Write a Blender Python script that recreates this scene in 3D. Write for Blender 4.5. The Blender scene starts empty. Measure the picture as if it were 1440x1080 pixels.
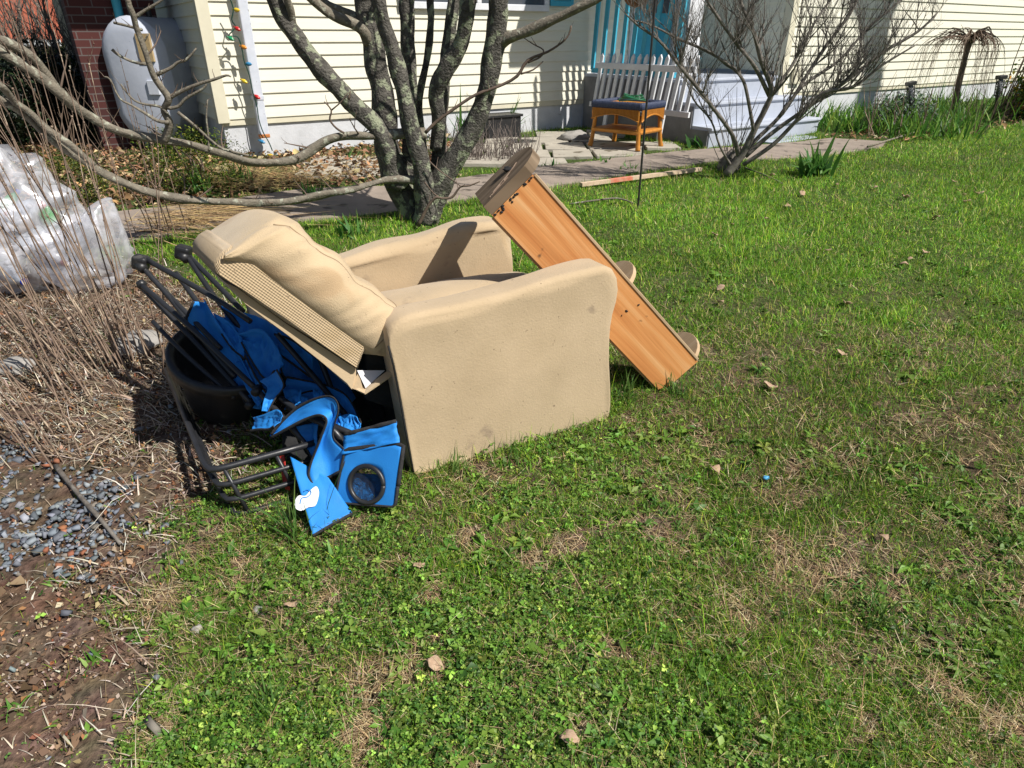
import bpy, bmesh, math, random
import numpy as np
from mathutils import Vector, Matrix, noise as mn
random.seed(7); RNG = np.random.default_rng(11)
SC = bpy.context.scene
COL = SC.collection
# ------------------------------------------------------------------ camera model
F = 918.; PITCH = math.radians(28.0); H = 1.6
cP, sP = math.cos(PITCH), math.sin(PITCH)
def ray(x, y):
    dx = (x-720)/F; dy = -(y-540)/F
    return dx, cP+dy*sP, -sP+dy*cP
def aty(x, y, Y):
    a, b, c = ray(x, y); t = Y/b
    return Vector((a*t, Y, H+c*t))
def atz(x, y, z):
    a, b, c = ray(x, y); t = (z-H)/c
    return Vector((a*t, b*t, z))
def gz(x, y):
    a = .08*y; b = .455+.03*max(0, x-3.5); k = .05
    return -k*math.log(math.exp(-a/k)+math.exp(-b/k)) + .008*math.sin(2.1*x+1.3*y)+.006*math.sin(4.3*x-3.1*y+1)
def gzn(x, y):
    a = .08*y; b = .455+.03*np.maximum(0, x-3.5); k = .05
    return -k*np.log(np.exp(-a/k)+np.exp(-b/k)) + .008*np.sin(2.1*x+1.3*y)+.006*np.sin(4.3*x-3.1*y+1)
def G(x, y, h=0):
    a, b, c = ray(x, y); lo, hi = .3, 45.
    for _ in range(50):
        m = (lo+hi)/2
        if H+c*m/b-gz(a*m/b, m)-h > 0: lo = m
        else: hi = m
    return Vector((a*lo/b, lo, H+c*lo/b))
TH = math.radians(33.4)
UX, UY = math.cos(TH), math.sin(TH)
def W(u, c, z):           # house frame: u along the facade, c depth behind the camera-facing plane
    return Vector((u*UX-c*UY, u*UY+c*UX, z))
def wallp(x, y, c):
    a, b, cc = ray(x, y); t = c/(b*UX-a*UY)
    return a*t*UX+b*t*UY, H+cc*t      # u, z
# ------------------------------------------------------------------ object helpers
def tag(o, label=None, cat=None, group=None, kind=None):
    if label: o['label'] = label
    if cat: o['category'] = cat
    if group: o['group'] = group
    if kind: o['kind'] = kind
    return o
def thing(name, loc, label, cat, group=None):
    o = bpy.data.objects.new(name, None); COL.objects.link(o); o.location = loc
    o.empty_display_size = .1
    return tag(o, label, cat, group)
class MB:
    def __init__(s): s.v = []; s.f = []; s.m = []
    def add(s, v, f, mi=0):
        n = len(s.v); s.v += [tuple(p) for p in v]; s.f += [tuple(i+n for i in q) for q in f]; s.m += [mi]*len(f); return s
    def build(s, name, mats, parent=None, smooth=False, base=None, bevel=0, solid=0, subs=0):
        org = Vector(parent_world(parent)) if parent else Vector(base or (0, 0, 0))
        me = bpy.data.meshes.new(name)
        me.from_pydata([(p[0]-org.x, p[1]-org.y, p[2]-org.z) for p in s.v], [], s.f)
        if not isinstance(mats, (list, tuple)): mats = [mats]
        for m in mats: me.materials.append(m)
        if len(mats) > 1: me.polygons.foreach_set('material_index', s.m)
        if smooth: me.polygons.foreach_set('use_smooth', [True]*len(s.f))
        if len(s.f) < 60000:
            bm = bmesh.new(); bm.from_mesh(me); bmesh.ops.recalc_face_normals(bm, faces=bm.faces); bm.to_mesh(me); bm.free()
        me.update()
        o = bpy.data.objects.new(name, me); COL.objects.link(o)
        if parent: o.parent = parent
        else: o.location = org
        if solid:
            m = o.modifiers.new('s', 'SOLIDIFY'); m.thickness = solid; m.offset = 0
        if bevel:
            m = o.modifiers.new('b', 'BEVEL'); m.width = bevel; m.segments = 3; m.limit_method = 'ANGLE'; m.angle_limit = .6
        if subs:
            m = o.modifiers.new('u', 'SUBSURF'); m.levels = subs; m.render_levels = subs
        return o
    # shapes
    def box(s, lo, hi, fr=None, mi=0):
        fr = fr or (lambda x, y, z: (x, y, z))
        v = [fr(x, y, z) for x in (lo[0], hi[0]) for y in (lo[1], hi[1]) for z in (lo[2], hi[2])]
        return s.add(v, [(0, 1, 3, 2), (4, 6, 7, 5), (0, 4, 5, 1), (2, 3, 7, 6), (0, 2, 6, 4), (1, 5, 7, 3)], mi)
    def tube(s, pts, rad, n=8, cap=True, mi=0, rough=0, flat=1):
        pts = [Vector(p) for p in pts]
        if not hasattr(rad, '__len__'): rad = [rad]*len(pts)
        v = []; f = []; up = None
        for i, p in enumerate(pts):
            d = (pts[min(i+1, len(pts)-1)]-pts[max(i-1, 0)])
            if d.length < 1e-9: d = Vector((0, 0, 1))
            d.normalize()
            if up is None:
                up = Vector((0, 0, 1)) if abs(d.z) < .9 else Vector((1, 0, 0))
            a = (up-d*up.dot(d)); a.normalize(); b = d.cross(a); up = a
            for k in range(n):
                t = 2*math.pi*k/n; r = rad[i]
                if rough: r *= 1+rough*mn.noise(Vector((p.x*6+math.cos(t)*1.7, p.y*6+math.sin(t)*1.7, p.z*6)))
                v.append(p+a*math.cos(t)*r+b*math.sin(t)*r*flat)
            if i:
                for k in range(n):
                    q = (i-1)*n; k2 = (k+1) % n
                    f.append((q+k, q+k2, q+n+k2, q+n+k))
        if cap:
            f.append(tuple(range(n-1, -1, -1))); f.append(tuple(range((len(pts)-1)*n, len(pts)*n)))
        return s.add(v, f, mi)
    def lathe(s, prof, M, n=24, mi=0):   # prof (r,z) ; M maps local vector
        v = []; f = []
        for r, z in prof:
            for k in range(n):
                t = 2*math.pi*k/n; v.append(M(r*math.cos(t), r*math.sin(t), z))
        for i in range(len(prof)-1):
            for k in range(n):
                k2 = (k+1) % n; f.append((i*n+k, i*n+k2, i*n+n+k2, i*n+n+k))
        return s.add(v, f, mi)
    def prism(s, poly, d0, d1, M, mi=0):
        n = len(poly)
        v = [M(a, b, d0) for a, b in poly]+[M(a, b, d1) for a, b in poly]
        f = [tuple(range(n)), tuple(range(2*n-1, n-1, -1))]+[(i, n+i, n+(i+1) % n, (i+1) % n) for i in range(n)]
        return s.add(v, f, mi)
    def blob(s, c, r, n=10, m=7, amp=.2, seed=0, mi=0, fz=1.):
        c = Vector(c); v = []; f = []
        for i in range(m+1):
            ph = math.pi*i/m
            for k in range(n):
                t = 2*math.pi*k/n; d = Vector((math.sin(ph)*math.cos(t), math.sin(ph)*math.sin(t), math.cos(ph)))
                q = 1+amp*mn.noise(d*1.7+Vector((seed*3.1, seed, 0)))*2
                v.append(c+Vector((d.x*r[0], d.y*r[1], d.z*r[2]*fz))*q)
        for i in range(m):
            for k in range(n):
                k2 = (k+1) % n; f.append((i*n+k, (i+1)*n+k, (i+1)*n+k2, i*n+k2))
        return s.add(v, f, mi)
def parent_world(o):
    p = Vector((0, 0, 0))
    while o: p += Vector(o.location); o = o.parent
    return p
def catmull(pts, k=5):
    P = [Vector(p) for p in pts]
    if len(P) < 3: return [P[0].lerp(P[1], i/k) for i in range(k+1)]
    out = []
    for i in range(len(P)-1):
        a, b, c, d = P[max(i-1, 0)], P[i], P[i+1], P[min(i+2, len(P)-1)]
        for j in range(k):
            t = j/k
            out.append(.5*((2*b)+(c-a)*t+(2*a-5*b+4*c-d)*t*t+(3*b-a-3*c+d)*t**3))
    out.append(P[-1]); return out
def interp(vals, n):
    return [float(x) for x in np.interp(np.linspace(0, 1, n), np.linspace(0, 1, len(vals)), vals)]
# ------------------------------------------------------------------ materials
def newmat(name):
    m = bpy.data.materials.new(name); m.use_nodes = True; nt = m.node_tree
    for n in list(nt.nodes): nt.nodes.remove(n)
    return m, nt, (lambda t, **k: _mk(nt, t, **k))
def _mk(nt, t, **k):
    n = nt.nodes.new(t)
    for a, b in k.items():
        if a.startswith('i_'): n.inputs[int(a[2:])].default_value = b
        else: setattr(n, a, b)
    return n
def pm(name, c1, c2=None, scale=8, rough=.7, bump=.3, bscale=None, det=6, stretch=None, spec=.3, spots=None, spot_scale=30, spot_t=.62, metal=0, dist=.005, extra=None, sheen=0, coord='Object', specks=None):
    m, nt, mk = newmat(name); L = nt.links.new
    c2 = c2 or tuple(x*.75 for x in c1)
    out = mk('ShaderNodeOutputMaterial'); p = mk('ShaderNodeBsdfPrincipled')
    L(p.outputs[0], out.inputs[0])
    p.inputs['Roughness'].default_value = rough; p.inputs['Metallic'].default_value = metal
    p.inputs['Specular IOR Level'].default_value = spec
    if sheen: p.inputs['Sheen Weight'].default_value = sheen
    tc = mk('ShaderNodeTexCoord'); mp = mk('ShaderNodeMapping'); L(tc.outputs[coord], mp.inputs[0])
    if stretch: mp.inputs['Scale'].default_value = stretch
    nz = mk('ShaderNodeTexNoise'); nz.inputs['Scale'].default_value = scale; nz.inputs['Detail'].default_value = det; nz.inputs['Roughness'].default_value = .62
    L(mp.outputs[0], nz.inputs['Vector'])
    cr = mk('ShaderNodeValToRGB'); cr.color_ramp.elements[0].position = .32; cr.color_ramp.elements[1].position = .68
    cr.color_ramp.elements[0].color = (*c1, 1); cr.color_ramp.elements[1].color = (*c2, 1)
    L(nz.outputs[0], cr.inputs[0]); col = cr.outputs[0]
    if spots:
        n2 = mk('ShaderNodeTexNoise'); n2.inputs['Scale'].default_value = spot_scale; n2.inputs['Detail'].default_value = 5
        L(mp.outputs[0], n2.inputs['Vector'])
        c3 = mk('ShaderNodeValToRGB'); c3.color_ramp.elements[0].position = spot_t; c3.color_ramp.elements[1].position = spot_t+.06
        L(n2.outputs[0], c3.inputs[0])
        mx = mk('ShaderNodeMixRGB'); L(c3.outputs[0], mx.inputs[0]); L(col, mx.inputs[1]); mx.inputs[2].default_value = (*spots, 1); col = mx.outputs[0]
    if specks:
        for sc_, th_, cc_ in specks:
            n5 = mk('ShaderNodeTexNoise'); n5.inputs['Scale'].default_value = sc_; n5.inputs['Detail'].default_value = 3; n5.inputs['Distortion'].default_value = .8; L(mp.outputs[0], n5.inputs['Vector'])
            c5 = mk('ShaderNodeValToRGB'); c5.color_ramp.elements[0].position = th_; c5.color_ramp.elements[1].position = th_+.05; L(n5.outputs[0], c5.inputs[0])
            mx = mk('ShaderNodeMixRGB'); L(c5.outputs[0], mx.inputs[0]); L(col, mx.inputs[1]); mx.inputs[2].default_value = (*cc_, 1); col = mx.outputs[0]
    L(col, p.inputs['Base Color'])
    if bump:
        n3 = mk('ShaderNodeTexNoise'); n3.inputs['Scale'].default_value = bscale or scale*6; n3.inputs['Detail'].default_value = 6
        L(mp.outputs[0], n3.inputs['Vector'])
        b = mk('ShaderNodeBump'); b.inputs['Strength'].default_value = bump; b.inputs['Distance'].default_value = dist
        L(n3.outputs[0], b.inputs['Height']); L(b.outputs[0], p.inputs['Normal'])
    m['p'] = 1
    return m
def vcmat(name, rough=.6, trans=.3, spec=.25):     # reads per-leaf colour attribute
    m, nt, mk = newmat(name); L = nt.links.new
    out = mk('ShaderNodeOutputMaterial'); p = mk('ShaderNodeBsdfPrincipled'); p.inputs['Roughness'].default_value = rough
    p.inputs['Specular IOR Level'].default_value = spec
    at = mk('ShaderNodeAttribute', attribute_name='Col'); L(at.outputs['Color'], p.inputs['Base Color'])
    if trans:
        tr = mk('ShaderNodeBsdfTranslucent'); L(at.outputs['Color'], tr.inputs[0])
        mx = mk('ShaderNodeMixShader', i_0=trans); L(p.outputs[0], mx.inputs[1]); L(tr.outputs[0], mx.inputs[2]); L(mx.outputs[0], out.inputs[0])
    else: L(p.outputs[0], out.inputs[0])
    return m
def weave(m, sc=420, strength=.35, dist=.002, darken=.25, rows=None):
    """woven cloth: fine crossing waves in bump and slightly in colour"""
    nt = m.node_tree; L = nt.links.new; mk = lambda t, **k: _mk(nt, t, **k)
    p = [n for n in nt.nodes if n.type == 'BSDF_PRINCIPLED'][0]
    tc = mk('ShaderNodeTexCoord'); sep = mk('ShaderNodeSeparateXYZ'); L(tc.outputs['UV'], sep.inputs[0])
    s = []
    for i, k in ((0, sc), (1, (rows or sc))):
        mu = mk('ShaderNodeMath', operation='MULTIPLY', i_1=k); L(sep.outputs[i], mu.inputs[0])
        si = mk('ShaderNodeMath', operation='SINE'); L(mu.outputs[0], si.inputs[0]); s.append(si)
    ad = mk('ShaderNodeMath', operation='ADD'); L(s[0].outputs[0], ad.inputs[0]); L(s[1].outputs[0], ad.inputs[1])
    b = mk('ShaderNodeBump'); b.inputs['Strength'].default_value = strength; b.inputs['Distance'].default_value = dist
    L(ad.outputs[0], b.inputs['Height'])
    old = p.inputs['Normal'].links
    if old: L(old[0].from_socket, b.inputs['Normal'])
    L(b.outputs[0], p.inputs['Normal'])
    mr = mk('ShaderNodeMapRange'); mr.inputs[1].default_value = -2; mr.inputs[2].default_value = 2; mr.inputs[3].default_value = 1-darken; mr.inputs[4].default_value = 1+darken*.3
    L(ad.outputs[0], mr.inputs[0])
    mx = mk('ShaderNodeMixRGB', blend_type='MULTIPLY', i_0=1.); src = p.inputs['Base Color'].links[0].from_socket
    L(src, mx.inputs[1]); L(mr.outputs[0], mx.inputs[2]); L(mx.outputs[0], p.inputs['Base Color'])
    return m
def planar_uv(o, ax, ay):
    me = o.data; uv = me.uv_layers.new(name='UVMap'); ax = Vector(ax); ay = Vector(ay)
    co = [v.co for v in me.vertices]
    for l in me.loops:
        c = co[l.vertex_index]; uv.data[l.index].uv = (c.dot(ax), c.dot(ay))
# numpy mesh with colour attribute
def npmesh(name, V, Fc, C, mat, nper, parent=None, base=(0, 0, 0), kind=None, label=None, smooth=False):
    """V (N,3), Fc (M,nper) ints, C (N,3) colours"""
    base = np.array(parent_world(parent) if parent else base, dtype=np.float64)
    me = bpy.data.meshes.new(name); V = (V-base).astype(np.float32)
    me.vertices.add(len(V)); me.vertices.foreach_set('co', V.ravel())
    me.loops.add(Fc.size); me.loops.foreach_set('vertex_index', Fc.astype(np.int32).ravel())
    me.polygons.add(len(Fc)); me.polygons.foreach_set('loop_start', (np.arange(len(Fc))*nper).astype(np.int32))
    if smooth: me.polygons.foreach_set('use_smooth', np.ones(len(Fc), dtype=bool))
    ca = me.color_attributes.new('Col', 'FLOAT_COLOR', 'POINT')
    ca.data.foreach_set('color', np.concatenate([C, np.ones((len(C), 1))], 1).astype(np.float32).ravel())
    me.materials.append(mat); me.update(calc_edges=True); me.validate()
    o = bpy.data.objects.new(name, me); COL.objects.link(o)
    if parent: o.parent = parent
    else: o.location = tuple(base)
    return o
def hsvjit(base, n, v=.25, h=.12):
    base = np.array(base, dtype=float).reshape(-1, 3)
    if len(base) == 1: base = np.repeat(base, n, 0)
    s = np.exp(RNG.normal(0, v, (n, 1))); return np.clip(base*s*np.exp(RNG.normal(0, h, (n, 3))), 0, 1)
def pick(cols, w, n): return np.array(cols)[RNG.choice(len(cols), n, p=np.array(w)/sum(w))]
def blades(P, h, w, lean, C, curl=.5, head=None):
    """curved tapering blades: returns V,F(quads),C ; P (n,3)"""
    n = len(P); th = RNG.uniform(0, 2*np.pi, n) if head is None else head
    d = np.stack([np.cos(th), np.sin(th), 0*th], 1); ph = th+np.pi/2+RNG.normal(0, .5, n); s = np.stack([np.cos(ph), np.sin(ph), 0*th], 1)
    V = np.zeros((n, 8, 3)); ws = (1., .85, .55, .08)
    for i, k in enumerate((0, .4, .75, 1.)):
        sl_ = np.minimum(lean*(1-curl*.4+curl*k), .9999); out = sl_*k; up = np.sqrt(1-sl_**2)*k
        c = P+d*(h*out)[:, None]+np.array([0, 0, 1])*(h*up)[:, None]
        V[:, 2*i] = c-s*(w*ws[i]/2)[:, None]; V[:, 2*i+1] = c+s*(w*ws[i]/2)[:, None]
    b = np.arange(n)[:, None]*8
    Fq = np.concatenate([b+np.array([[0, 1, 3, 2]]), b+np.array([[2, 3, 5, 4]]), b+np.array([[4, 5, 7, 6]])], 0)
    return V.reshape(-1, 3), Fq, np.repeat(C, 8, 0)
def leaves(P, size, C, tilt=.5, asp=.8, dirs=None):
    """small folded leaf (2 quads sharing midrib): 6 verts"""
    n = len(P); th = RNG.uniform(0, 2*np.pi, n) if dirs is None else dirs
    d = np.stack([np.cos(th), np.sin(th), RNG.normal(0, tilt, n)], 1); d /= np.linalg.norm(d, axis=1)[:, None]
    s = np.stack([-np.sin(th), np.cos(th), RNG.normal(0, tilt, n)], 1); s -= d*(s*d).sum(1)[:, None]; s /= np.linalg.norm(s, axis=1)[:, None]
    nn = np.cross(d, s); sz = size[:, None]; a = asp
    V = np.zeros((n, 6, 3)); fold = RNG.uniform(.0, .25, (n, 1))*sz
    V[:, 0] = P; V[:, 1] = P+d*sz*.45-nn*fold*.3; V[:, 2] = P+d*sz-nn*fold
    V[:, 3] = P+d*sz*.5+s*sz*a*.5+nn*fold; V[:, 4] = P+d*sz*.5-s*sz*a*.5+nn*fold; V[:, 5] = P+d*sz*.15
    b = np.arange(n)[:, None]*6
    Fq = np.concatenate([b+np.array([[0, 1, 2, 3]]), b+np.array([[0, 4, 2, 1]])], 0)
    return V.reshape(-1, 3), Fq, np.repeat(C, 6, 0)
def merge(parts):
    V = []; Fs = []; C = []; o = 0
    for v, f, c in parts: V.append(v); Fs.append(f+o); C.append(c); o += len(v)
    return np.concatenate(V), np.concatenate(Fs), np.concatenate(C)
def inpoly(x, y, poly):
    r = np.zeros(x.shape, bool); n = len(poly)
    for i in range(n):
        x1, y1 = poly[i][:2]; x2, y2 = poly[(i+1) % n][:2]
        if y1 == y2: continue
        r ^= ((y1 > y) != (y2 > y)) & (x < (x2-x1)*(y-y1)/(y2-y1)+x1)
    return r
_g = RNG.uniform(0, 1, (64, 64))
def vn(x, y, s=1., k=0):
    x = x*s+k*7.3; y = y*s+k*3.7; xi = np.floor(x).astype(int); yi = np.floor(y).astype(int); fx = x-xi; fy = y-yi
    fx = fx*fx*(3-2*fx); fy = fy*fy*(3-2*fy); a = _g[xi % 64, yi % 64]; b = _g[(xi+1) % 64, yi % 64]; c = _g[xi % 64, (yi+1) % 64]; d = _g[(xi+1) % 64, (yi+1) % 64]
    return (a*(1-fx)+b*fx)*(1-fy)+(c*(1-fx)+d*fx)*fy
# cloth patch from 4 corners (world) with wrinkles
def patch(mb, A, B, C, D, n=12, amp=.01, seed=0, sag=0., mi=0):
    A, B, C, D = map(Vector, (A, B, C, D)); nrm = (C-A).cross(D-B); nrm.normalize(); v = []; f = []
    for i in range(n+1):
        for j in range(n+1):
            s, t = i/n, j/n; p = A*(1-s)*(1-t)+B*s*(1-t)+C*s*t+D*(1-s)*t
            q = mn.noise(Vector((s*2.3+seed*5.1, t*2.3, seed)))+.5*mn.noise(Vector((s*6+t*3, t*5+seed, 3)))
            v.append(p+nrm*(amp*q*2+sag*math.sin(math.pi*s)*math.sin(math.pi*t)))
    for i in range(n):
        for j in range(n):
            a = i*(n+1)+j; f.append((a, a+1, a+n+2, a+n+1))
    mb.add(v, f, mi); return v
# ------------------------------------------------------------------ world, sun, camera
w = bpy.data.worlds.new("World"); SC.world = w; w.use_nodes = True
nt = w.node_tree; sk = nt.nodes.new('ShaderNodeTexSky'); sk.sky_type = 'NISHITA'; sk.sun_disc = False
SUN_EL = math.radians(49); SH = Vector((.87, -.49, 0)).normalized()
sk.sun_elevation = SUN_EL; sk.sun_rotation = math.atan2(SH.x, SH.y)
bg = nt.nodes['Background']; nt.links.new(sk.outputs[0], bg.inputs[0]); bg.inputs[1].default_value = .058
sl = bpy.data.lights.new('sun', 'SUN'); sl.energy = 5.0; sl.angle = math.radians(.53); sl.color = (1, .955, .88)
so = bpy.data.objects.new('sun', sl); COL.objects.link(so)
SD = Vector((SH.x*math.cos(SUN_EL), SH.y*math.cos(SUN_EL), math.sin(SUN_EL)))
so.rotation_euler = SD.to_track_quat('Z', 'Y').to_euler(); so.location = SD*20
cam = bpy.data.cameras.new('camera'); co = bpy.data.objects.new('camera', cam); COL.objects.link(co); SC.camera = co
co.location = (0, 0, H); co.rotation_euler = (math.pi/2-PITCH, 0, 0)
cam.sensor_width = 36; cam.lens = 36*F/1440; cam.clip_end = 500; cam.clip_start = .05
SC.view_settings.view_transform = 'Standard'; SC.view_settings.look = 'None'; SC.view_settings.gamma = 1
SC.view_settings.exposure = .36
try: SC.cycles.use_denoising = True; SC.cycles.max_bounces = 6; SC.cycles.transparent_max_bounces = 10
except Exception: pass
# ------------------------------------------------------------------ materials
M = {}
M['siding'] = pm('cream_siding', (.75, .725, .605), (.70, .675, .56), 3, .55, .06, 90, stretch=(1, 1, 14), spots=(.5, .45, .34), spot_scale=3, spot_t=.72)
M['found'] = pm('white_painted_concrete', (.62, .63, .66), (.5, .51, .53), 6, .8, .5, 60, spots=(.35, .33, .3), spot_scale=7, spot_t=.66)
M['white'] = pm('white_paint', (.72, .73, .76), (.62, .63, .66), 9, .5, .15, 60, spots=(.35, .33, .3), spot_scale=22, spot_t=.7)
M['bluegrey'] = pm('blue_grey_painted_concrete', (.44, .475, .55), (.36, .39, .46), 4, .65, .35, 50, spots=(.22, .25, .3), spot_scale=6, spot_t=.66)
M['darkcon'] = pm('dark_grey_concrete', (.22, .22, .23), (.15, .15, .16), 5, .9, .6, 40)  # step sides, a darker and greyer tone than the painted treads
M['turq'] = pm('turquoise_paint', (.07, .42, .58), (.06, .36, .5), 6, .5, .1, 50)
M['glass'] = pm('window_glass', (.05, .06, .08), (.09, .1, .12), 3, .08, 0, spec=.8)
M['metalw'] = pm('white_aluminium', (.62, .65, .72), (.52, .55, .62), 10, .35, .25, 20, spots=(.3, .3, .32), spot_scale=25, spot_t=.68)
M['trim'] = pm('cream_trim', (.68, .64, .50), (.60, .56, .43), 5, .5, .1)
M['roof'] = pm('grey_shingle', (.10, .09, .09), (.16, .15, .14), 14, .9, .5)
M['redroof'] = pm('red_shingle', (.42, .12, .06), (.30, .08, .05), 20, .9, .4)
M['tank'] = pm('grey_blue_tank_paint', (.52, .55, .63), (.44, .47, .55), 5, .45, .2, 30, spots=(.25, .27, .31), spot_scale=9, spot_t=.68)
M['cardboard'] = pm('weathered_tag', (.5, .38, .2), (.42, .3, .16), 12, .8)
M['blackiron'] = pm('black_iron', (.012, .012, .013), (.03, .028, .027), 18, .45, .3, spec=.5)
M['bark'] = pm('grey_lichened_bark', (.135, .125, .108), (.055, .05, .044), 18, .9, 1., 70, spots=(.27, .29, .2), spot_scale=16, spot_t=.53, dist=.02)
M['barkl'] = pm('pale_branch_bark', (.23, .20, .155), (.13, .115, .09), 26, .85, .8, 90, spots=(.33, .33, .26), spot_scale=30, spot_t=.58, dist=.008)
M['twig'] = pm('brown_twig_bark', (.17, .12, .09), (.095, .07, .055), 30, .8, .4)
M['twigd'] = pm('grey_twig_bark', (.21, .19, .165), (.085, .072, .062), 30, .8, .4)
M['cane'] = pm('dry_cane', (.26, .185, .135), (.13, .09, .065), 14, .75, .5, stretch=(1, 1, .3), spots=(.42, .33, .24), spot_scale=25, spot_t=.6)
M['cush'] = pm('plain_cushion_cloth', (.54, .415, .265), (.47, .36, .225), 5, .95, .5, 300, spec=.08, spots=(.36, .27, .18), spot_scale=11, spot_t=.66, sheen=.2, specks=[(60, .71, (.2, .14, .09)), (3, .6, (.45, .32, .19))])
M['chair'] = weave(pm('beige_upholstery', (.53, .405, .26), (.455, .345, .215), 5, .95, .25, 120, spec=.08, spots=(.36, .27, .18), spot_scale=7, spot_t=.66, sheen=.25, specks=[(55, .70, (.20, .14, .09)), (140, .71, (.16, .11, .07)), (2.3, .68, (.47, .34, .20))]), 1900, .25, .0012, .12)
M['rib'] = weave(pm('ribbed_beige_upholstery', (.53, .40, .25), (.46, .345, .21), 5, .95, .2, 120, spec=.08, spots=(.38, .29, .19), spot_scale=9, spot_t=.66, sheen=.2, specks=[(60, .71, (.2, .14, .09)), (3, .6, (.44, .32, .18))]), 760, .55, .0018, .22, rows=1000)
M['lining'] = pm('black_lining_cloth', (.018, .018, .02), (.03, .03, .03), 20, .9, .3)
M['seam'] = pm('seam_thread', (.30, .21, .12), (.22, .16, .1), 20, .9, .3)
M['whitecloth'] = pm('white_backing', (.7, .7, .72), (.6, .6, .63), 20, .9, .3)
M['wood'] = None
M['blue'] = pm('blue_polyester', (.025, .25, .68), (.016, .19, .58), 4, .6, .2, 300, spec=.3)
M['bind'] = pm('black_binding_tape', (.02, .02, .022), (.04, .038, .038), 60, .8, .6)
M['tube'] = pm('black_powder_coated_tube', (.016, .017, .02), (.028, .029, .033), 9, .38, .12, spec=.5)
M['plast'] = pm('black_plastic', (.014, .014, .016), (.026, .026, .027), 7, .42, .2, spec=.5, spots=(.07, .065, .06), spot_scale=14, spot_t=.64)
M['mesh'] = pm('black_mesh', (.012, .012, .012), (.02, .02, .02), 30, .8)
M['red'] = pm('red_plastic', (.45, .03, .02), (.38, .02, .02), 8, .5)
M['wick'] = pm('honey_wicker', (.52, .22, .035), (.40, .155, .022), 30, .45, .6, 160, stretch=(1, 1, .4))
M['wickb'] = pm('navy_wicker', (.025, .035, .075), (.045, .06, .11), 60, .5, .8, 160)
M['rock'] = pm('pale_stone', (.36, .34, .31), (.25, .235, .22), 7, .9, .8, 40)
M['leaf'] = vcmat('leaf', .5, .35, .35); M['grass'] = vcmat('grass_blade', .55, .35, .3)
M['dead'] = vcmat('dead_plant', .9, .12, .1); M['stone'] = vcmat('gravel_stone', .85, 0, .3)
def woodmat(name, c1, c2, c3, sc=1., axis='z', rough=.6):
    m, nt, mk = newmat(name); L = nt.links.new
    out = mk('ShaderNodeOutputMaterial'); p = mk('ShaderNodeBsdfPrincipled'); p.inputs['Roughness'].default_value = rough; p.inputs['Specular IOR Level'].default_value = .2; L(p.outputs[0], out.inputs[0])
    tc = mk('ShaderNodeTexCoord'); mp = mk('ShaderNodeMapping'); L(tc.outputs['UV'], mp.inputs[0]); mp.inputs['Scale'].default_value = (22*sc, 1.3*sc, 1)
    nz = mk('ShaderNodeTexNoise', ); nz.inputs['Scale'].default_value = 1.; nz.inputs['Detail'].default_value = 7; nz.inputs['Distortion'].default_value = .35; L(mp.outputs[0], nz.inputs['Vector'])
    cr = mk('ShaderNodeValToRGB'); e = cr.color_ramp.elements; e[0].position = .3; e[0].color = (*c1, 1); e[1].position = .72; e[1].color = (*c3, 1); x = e.new(.5); x.color = (*c2, 1)
    L(nz.outputs[0], cr.inputs[0])
    m2 = mk('ShaderNodeMapping'); L(tc.outputs['UV'], m2.inputs[0]); m2.inputs['Scale'].default_value = (160*sc, 3*sc, 1)
    n2 = mk('ShaderNodeTexNoise'); n2.inputs['Scale'].default_value = 1.; n2.inputs['Detail'].default_value = 3; L(m2.outputs[0], n2.inputs['Vector'])
    mr = mk('ShaderNodeMapRange'); mr.inputs[3].default_value = .82; mr.inputs[4].default_value = 1.12; L(n2.outputs[0], mr.inputs[0])
    n4 = mk('ShaderNodeTexNoise'); n4.inputs['Scale'].default_value = 9; n4.inputs['Detail'].default_value = 6; L(tc.outputs['UV'], n4.inputs['Vector'])
    c4 = mk('ShaderNodeValToRGB'); c4.color_ramp.elements[0].position = .66; c4.color_ramp.elements[1].position = .72; L(n4.outputs[0], c4.inputs[0])
    mx = mk('ShaderNodeMixRGB', blend_type='MULTIPLY', i_0=1.); L(cr.outputs[0], mx.inputs[1]); L(mr.outputs[0], mx.inputs[2])
    mz = mk('ShaderNodeMixRGB'); L(c4.outputs[0], mz.inputs[0]); L(mx.outputs[0], mz.inputs[1]); mz.inputs[2].default_value = (.10, .06, .035, 1); L(mz.outputs[0], p.inputs['Base Color'])
    b = mk('ShaderNodeBump'); b.inputs['Strength'].default_value = .3; b.inputs['Distance'].default_value = .002; L(n2.outputs[0], b.inputs['Height']); L(b.outputs[0], p.inputs['Normal'])
    return m
M['wood'] = woodmat('orange_stained_pine', (.50, .185, .055), (.66, .30, .105), (.76, .46, .22))
M['woodw'] = woodmat('weathered_grey_wood', (.10, .068, .042), (.18, .13, .085), (.27, .20, .135), 1.3, rough=.9)
M['woodp'] = woodmat('pale_plywood', (.40, .28, .17), (.50, .36, .22), (.58, .44, .3), .8)
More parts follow.
